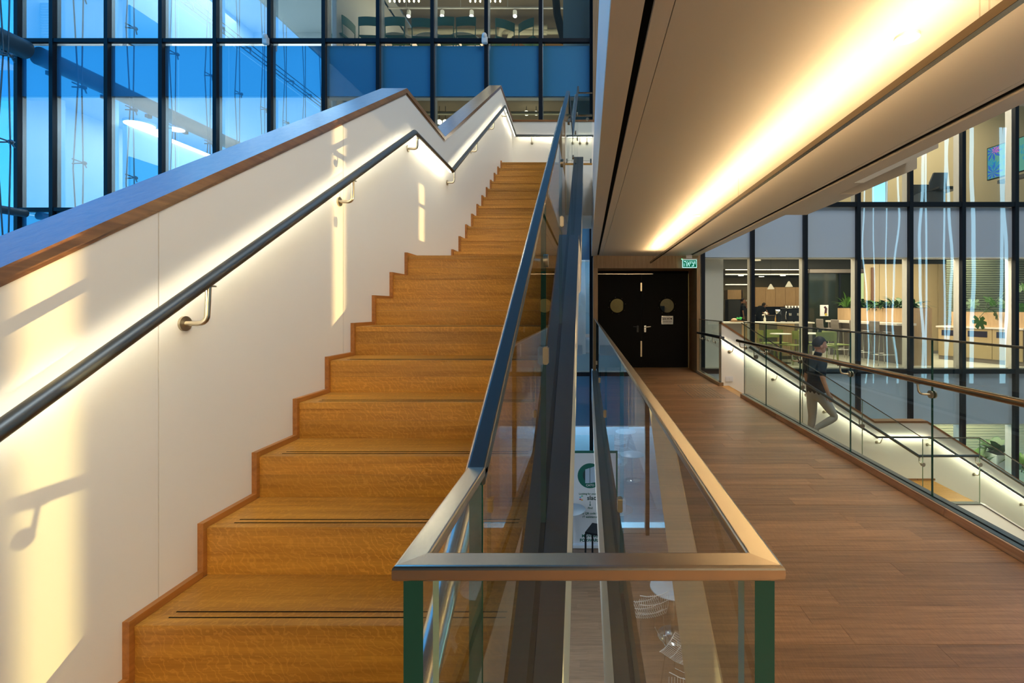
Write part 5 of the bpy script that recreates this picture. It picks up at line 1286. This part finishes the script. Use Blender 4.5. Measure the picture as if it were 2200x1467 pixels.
# ------------------------------------------------------------------ people
def person(label, loc, rot, J, mats, scale=1.0, hairlen=.0, name='person', cap=None, faceyaw=0.0):
    """J: joint dict (metres, facing +X). one continuous skinned body; cloth colours follow the bones"""
    t = thing(name, label, 'person', (0, 0, 0))
    bones = [('pelvis', 'waist', .125, .115, 'top'), ('waist', 'chest', .115, .135, 'top'), ('chest', 'neck0', .135, .075, 'top'), ('neck0', 'neck', .058, .05, 'skin'),
             ('neck', 'skull', .05, .062, 'skin')]
    for s in 'LR':
        bones += [('chest', 'sh'+s, .10, .066, 'top'), ('sh'+s, 'sl'+s, .062, .055, 'top'), ('sl'+s, 'el'+s, .040, .036, 'skin'), ('el'+s, 'wr'+s, .036, .026, 'skin'), ('wr'+s, 'pm'+s, .027, .030, 'skin'),
                  ('pelvis', 'hp'+s, .12, .098, 'leg'), ('hp'+s, 'kn'+s, .092, .062, 'leg'), ('kn'+s, 'cf'+s, .060, .058, 'leg'), ('cf'+s, 'an'+s, .058, .043, 'leg'), ('an'+s, 'to'+s, .044, .034, 'shoe')]
    J = dict(J)
    for s in 'LR':
        J['sl'+s] = tuple(Vector(J['sh'+s])*.35+Vector(J['el'+s])*.65) if 'sl'+s not in J else J['sl'+s]
        J['cf'+s] = tuple(Vector(J['kn'+s])*.65+Vector(J['an'+s])*.35)
    J['skull'] = tuple(Vector(J['head'])-Vector((0, 0, .02)))
    names = []
    for b in bones:
        for k in b[:2]:
            if k not in names: names.append(k)
    rad = {}
    for a, b, ra, rb2, m_ in bones: rad.setdefault(a, ra); rad[b] = rb2
    me = bpy.data.meshes.new('body'); me.from_pydata([J[n_] for n_ in names], [(names.index(b[0]), names.index(b[1])) for b in bones], [])
    ob = bpy.data.objects.new('body_tmp', me); C.objects.link(ob)
    md = ob.modifiers.new('skin', 'SKIN')
    md.use_smooth_shade = True
    if not me.skin_vertices: raise RuntimeError('no skin layer')
    for i, n_ in enumerate(names):
        r_ = rad[n_]; sv = me.skin_vertices[0].data[i]
        sv.radius = (r_, r_*(1.0)); sv.use_root = (n_ == 'pelvis')
    sb2 = ob.modifiers.new('sub', 'SUBSURF'); sb2.levels = 2; sb2.render_levels = 2
    dg = bpy.context.evaluated_depsgraph_get(); body = bpy.data.meshes.new_from_object(ob.evaluated_get(dg)); bpy.data.objects.remove(ob)
    mb = MB(); mb.v = [tuple(v.co) for v in body.vertices]
    mi = {'top': 0, 'skin': 1, 'leg': 2, 'shoe': 3}
    def seg(p, a, b):
        ab = b-a; tt = max(0, min(1, (p-a).dot(ab)/max(1e-9, ab.length_squared))); return (p-(a+ab*tt)).length
    for f in body.polygons:
        c = f.center; best = min(bones, key=lambda b: seg(c, Vector(J[b[0]]), Vector(J[b[1]]))/(rad[b[0]]+rad[b[1]]))
        m_ = mi[best[4]]
        if best[4] in ('top', 'leg') and best[0] in ('pelvis', 'waist') : m_ = 0 if c.z > J['pelvis'][2]-.03 else 2
        mb.f.append(list(f.vertices)); mb.m.append(m_); mb.sm.append(True)
    # head, facing +X rotated by faceyaw
    H = Vector(J['head']); fy = faceyaw; cu, su = math.cos(fy), math.sin(fy)
    def hp_(x, y, z): return (H.x+x*cu-y*su, H.y+x*su+y*cu, H.z+z)
    def hell(c, r_, mi_=1, sg=16, rg=12):
        b = len(mb.v); mb.ell((0, 0, 0), r_, sg, rg, mi_)
        for i in range(b, len(mb.v)):
            v = mb.v[i]; mb.v[i] = hp_(c[0]+v[0], c[1]+v[1], c[2]+v[2])
    hell((0, 0, .03), (.098, .077, .105)); hell((.035, 0, -.055), (.055, .05, .06)); hell((.098, 0, -.01), (.02, .014, .026), 1, 8, 6)
    hell((.088, 0, -.058), (.012, .024, .008), 4, 8, 6)
    for sy_ in (-1, 1):
        hell((-.005, sy_*.078, .0), (.02, .01, .032), 1, 8, 6)
        hell((.084, sy_*.03, .022), (.012, .014, .009), 5, 8, 6)
        hell((.088, sy_*.03, .045), (.012, .022, .006), 4, 8, 6)
    # hands: five fingers from the palm end
    for s in 'LR':
        P = Vector(J['pm'+s]); Wv = Vector(J['wr'+s]); d = (P-Wv).normalized(); side = d.cross(Vector((0, 1, 0)) if abs(d.y) < .8 else Vector((1, 0, 0))).normalized(); nrm = d.cross(side).normalized()
        grip = J.get('grip'+s, .6)
        for k, (o_, ln) in enumerate(((-.030, .062), (-.010, .075), (.010, .070), (.030, .052))):
            b0 = P+side*o_; q1 = b0+d*ln*.5; q2 = q1+(d*math.cos(grip)+nrm*math.sin(grip))*ln*.35; q3 = q2+(d*math.cos(grip*2)+nrm*math.sin(grip*2))*ln*.3
            mb.tube([b0-d*.02, q1, q2, q3], .0095, 7, True, 1, .007)
        b0 = Wv+d*.03+side*-.028; mb.tube([b0, b0+side*-.03+d*.025, b0+side*-.035+d*.055+nrm*.02], .0105, 7, True, 1, .008)
    bmx = [mats[0], 'skin', mats[1], 'shoe', plain('lip_brow', (.16, .06, .05), .6) if 'lip_brow' not in bpy.data.materials else bpy.data.materials['lip_brow'], 'white']
    build('body', mb, bmx, t)
    # hair
    hb = MB(); N = 22; R_ = 12
    for j in range(N):
        pass
    prof = []
    vs = []; fs = []
    for i in range(R_+1):
        th = PI*.62*i/R_
        for j in range(N):
            a = 2*PI*j/N; fr_c = math.cos(a); lim = 1.0
            th2 = th*(0.62 if fr_c > .35 else (.80 if fr_c > -.1 else 1.0))
            r0 = 1.09; wob = 1+.02*math.sin(7*a+3*i)
            vs.append(hp_(.098*r0*wob*math.sin(th2)*math.cos(a)-.004, .079*r0*wob*math.sin(th2)*math.sin(a), .03+.108*r0*wob*math.cos(th2)+.004))
    for i in range(R_):
        for j in range(N): k = (j+1) % N; fs.append((i*N+j, i*N+k, (i+1)*N+k, (i+1)*N+j))
    hb.add(vs, fs, 0, True); build('hair', hb, 'hair', t)
    # trouser belt line / shirt hem
    t.location = loc; t.rotation_euler = (0, 0, rot); t.scale = (scale,)*3
    return t
JW = dict(pelvis=(0, 0, .90), waist=(.0, 0, 1.04), chest=(.01, 0, 1.28), neck0=(.02, 0, 1.42), neck=(.035, 0, 1.49), head=(.055, 0, 1.585),
          shR=(-.0, -.175, 1.36), elR=(-.01, -.24, 1.10), wrR=(.05, -.28, .90), pmR=(.07, -.29, .84), gripR=.8,
          shL=(.0, .175, 1.36), elL=(-.04, .23, 1.08), wrL=(-.02, .22, .86), pmL=(-.01, .22, .79),
          hpR=(.03, -.095, .84), knR=(.24, -.11, .51), anR=(-.06, -.11, .34), toR=(-.02, -.11, .21),
          hpL=(-.02, .095, .84), knL=(-.01, .10, .47), anL=(-.06, .10, .075), toL=(.09, .10, .035))
man = person('dark-haired man in dark t-shirt and grey trousers walking down the right stairs', (3.53, 7.33, -5*R3), 0, JW, ('navy', 'trouser'), 1.0, faceyaw=-.1)
JD = dict(pelvis=(0, 0, .95), waist=(0, 0, 1.08), chest=(.0, 0, 1.32), neck0=(.01, 0, 1.46), neck=(.02, 0, 1.53), head=(.03, 0, 1.63),
          shR=(0, -.19, 1.40), elR=(.02, -.24, 1.12), wrR=(.05, -.25, .90), pmR=(.06, -.25, .83), shL=(0, .18, 1.40), elL=(.22, .22, 1.30), wrL=(.17, .10, 1.52), pmL=(.14, .07, 1.58), gripL=1.0,
          hpR=(0, -.1, .89), knR=(.02, -.1, .5), anR=(0, -.1, .08), toR=(.14, -.1, .035), hpL=(0, .1, .89), knL=(.02, .1, .5), anL=(0, .1, .08), toL=(.14, .1, .035))
person('man in a black t-shirt drinking, standing at the far left of the cafe', ((1595-VX)*23.2/F, 23.2, ZF), -.3, JD, ('navy', 'navy'), 1.0, faceyaw=0)
gl_ = thing('drinking_glass', 'small cup at the mouth of the man drinking in the cafe', 'cup', ((1595-VX)*23.2/F+.17, 23.15, 1.62))
build('cup', MB().lathe([(.001, 0), (.025, 0), (.035, .08), (.031, .08), (.022, .006)], ((1595-VX)*23.2/F+.17, 23.15, 1.60), 14), 'white', gl_)
JB = dict(JD); JB.update(head=(.32, 0, 1.42), neck=(.25, 0, 1.38), neck0=(.18, 0, 1.36), chest=(.10, 0, 1.27), waist=(.03, 0, 1.07), shR=(.12, -.18, 1.33), elR=(.30, -.22, 1.15), wrR=(.42, -.12, 1.05), pmR=(.48, -.1, 1.03), shL=(.12, .18, 1.33), elL=(.3, .22, 1.12), wrL=(.45, .15, 1.04), pmL=(.5, .12, 1.03))
person('person in black bending over the kitchen counter, right of the drinking man', ((1630-VX)*23.4/F, 23.4, ZF), .35, JB, ('navy', 'navy'), 1.0)

area('middle_window_fill', (-.6, 10.55, 3.0), 1.6, .2, 40, (.75, .9, 1))  # added fill lighting the pale wall behind the glass
o = struct('wall_lower_hall', (0, 10.9, -3), 'pale blue white wall behind the glass under the walkway', 'wall')
build('wall_panel', B(-3, .1, 10.85, 10.95, -.15, 3.05), 'bluepale', o)
build('wall_panel', B(-3, 2.3, 10.85, 10.95, -3.6, -.9), 'bluepale', o)
area('lower_window_fill', (-.2, 10.55, -.8), 3, .2, 25, (.75, .9, 1))  # added fill lighting the lower pale wall panel
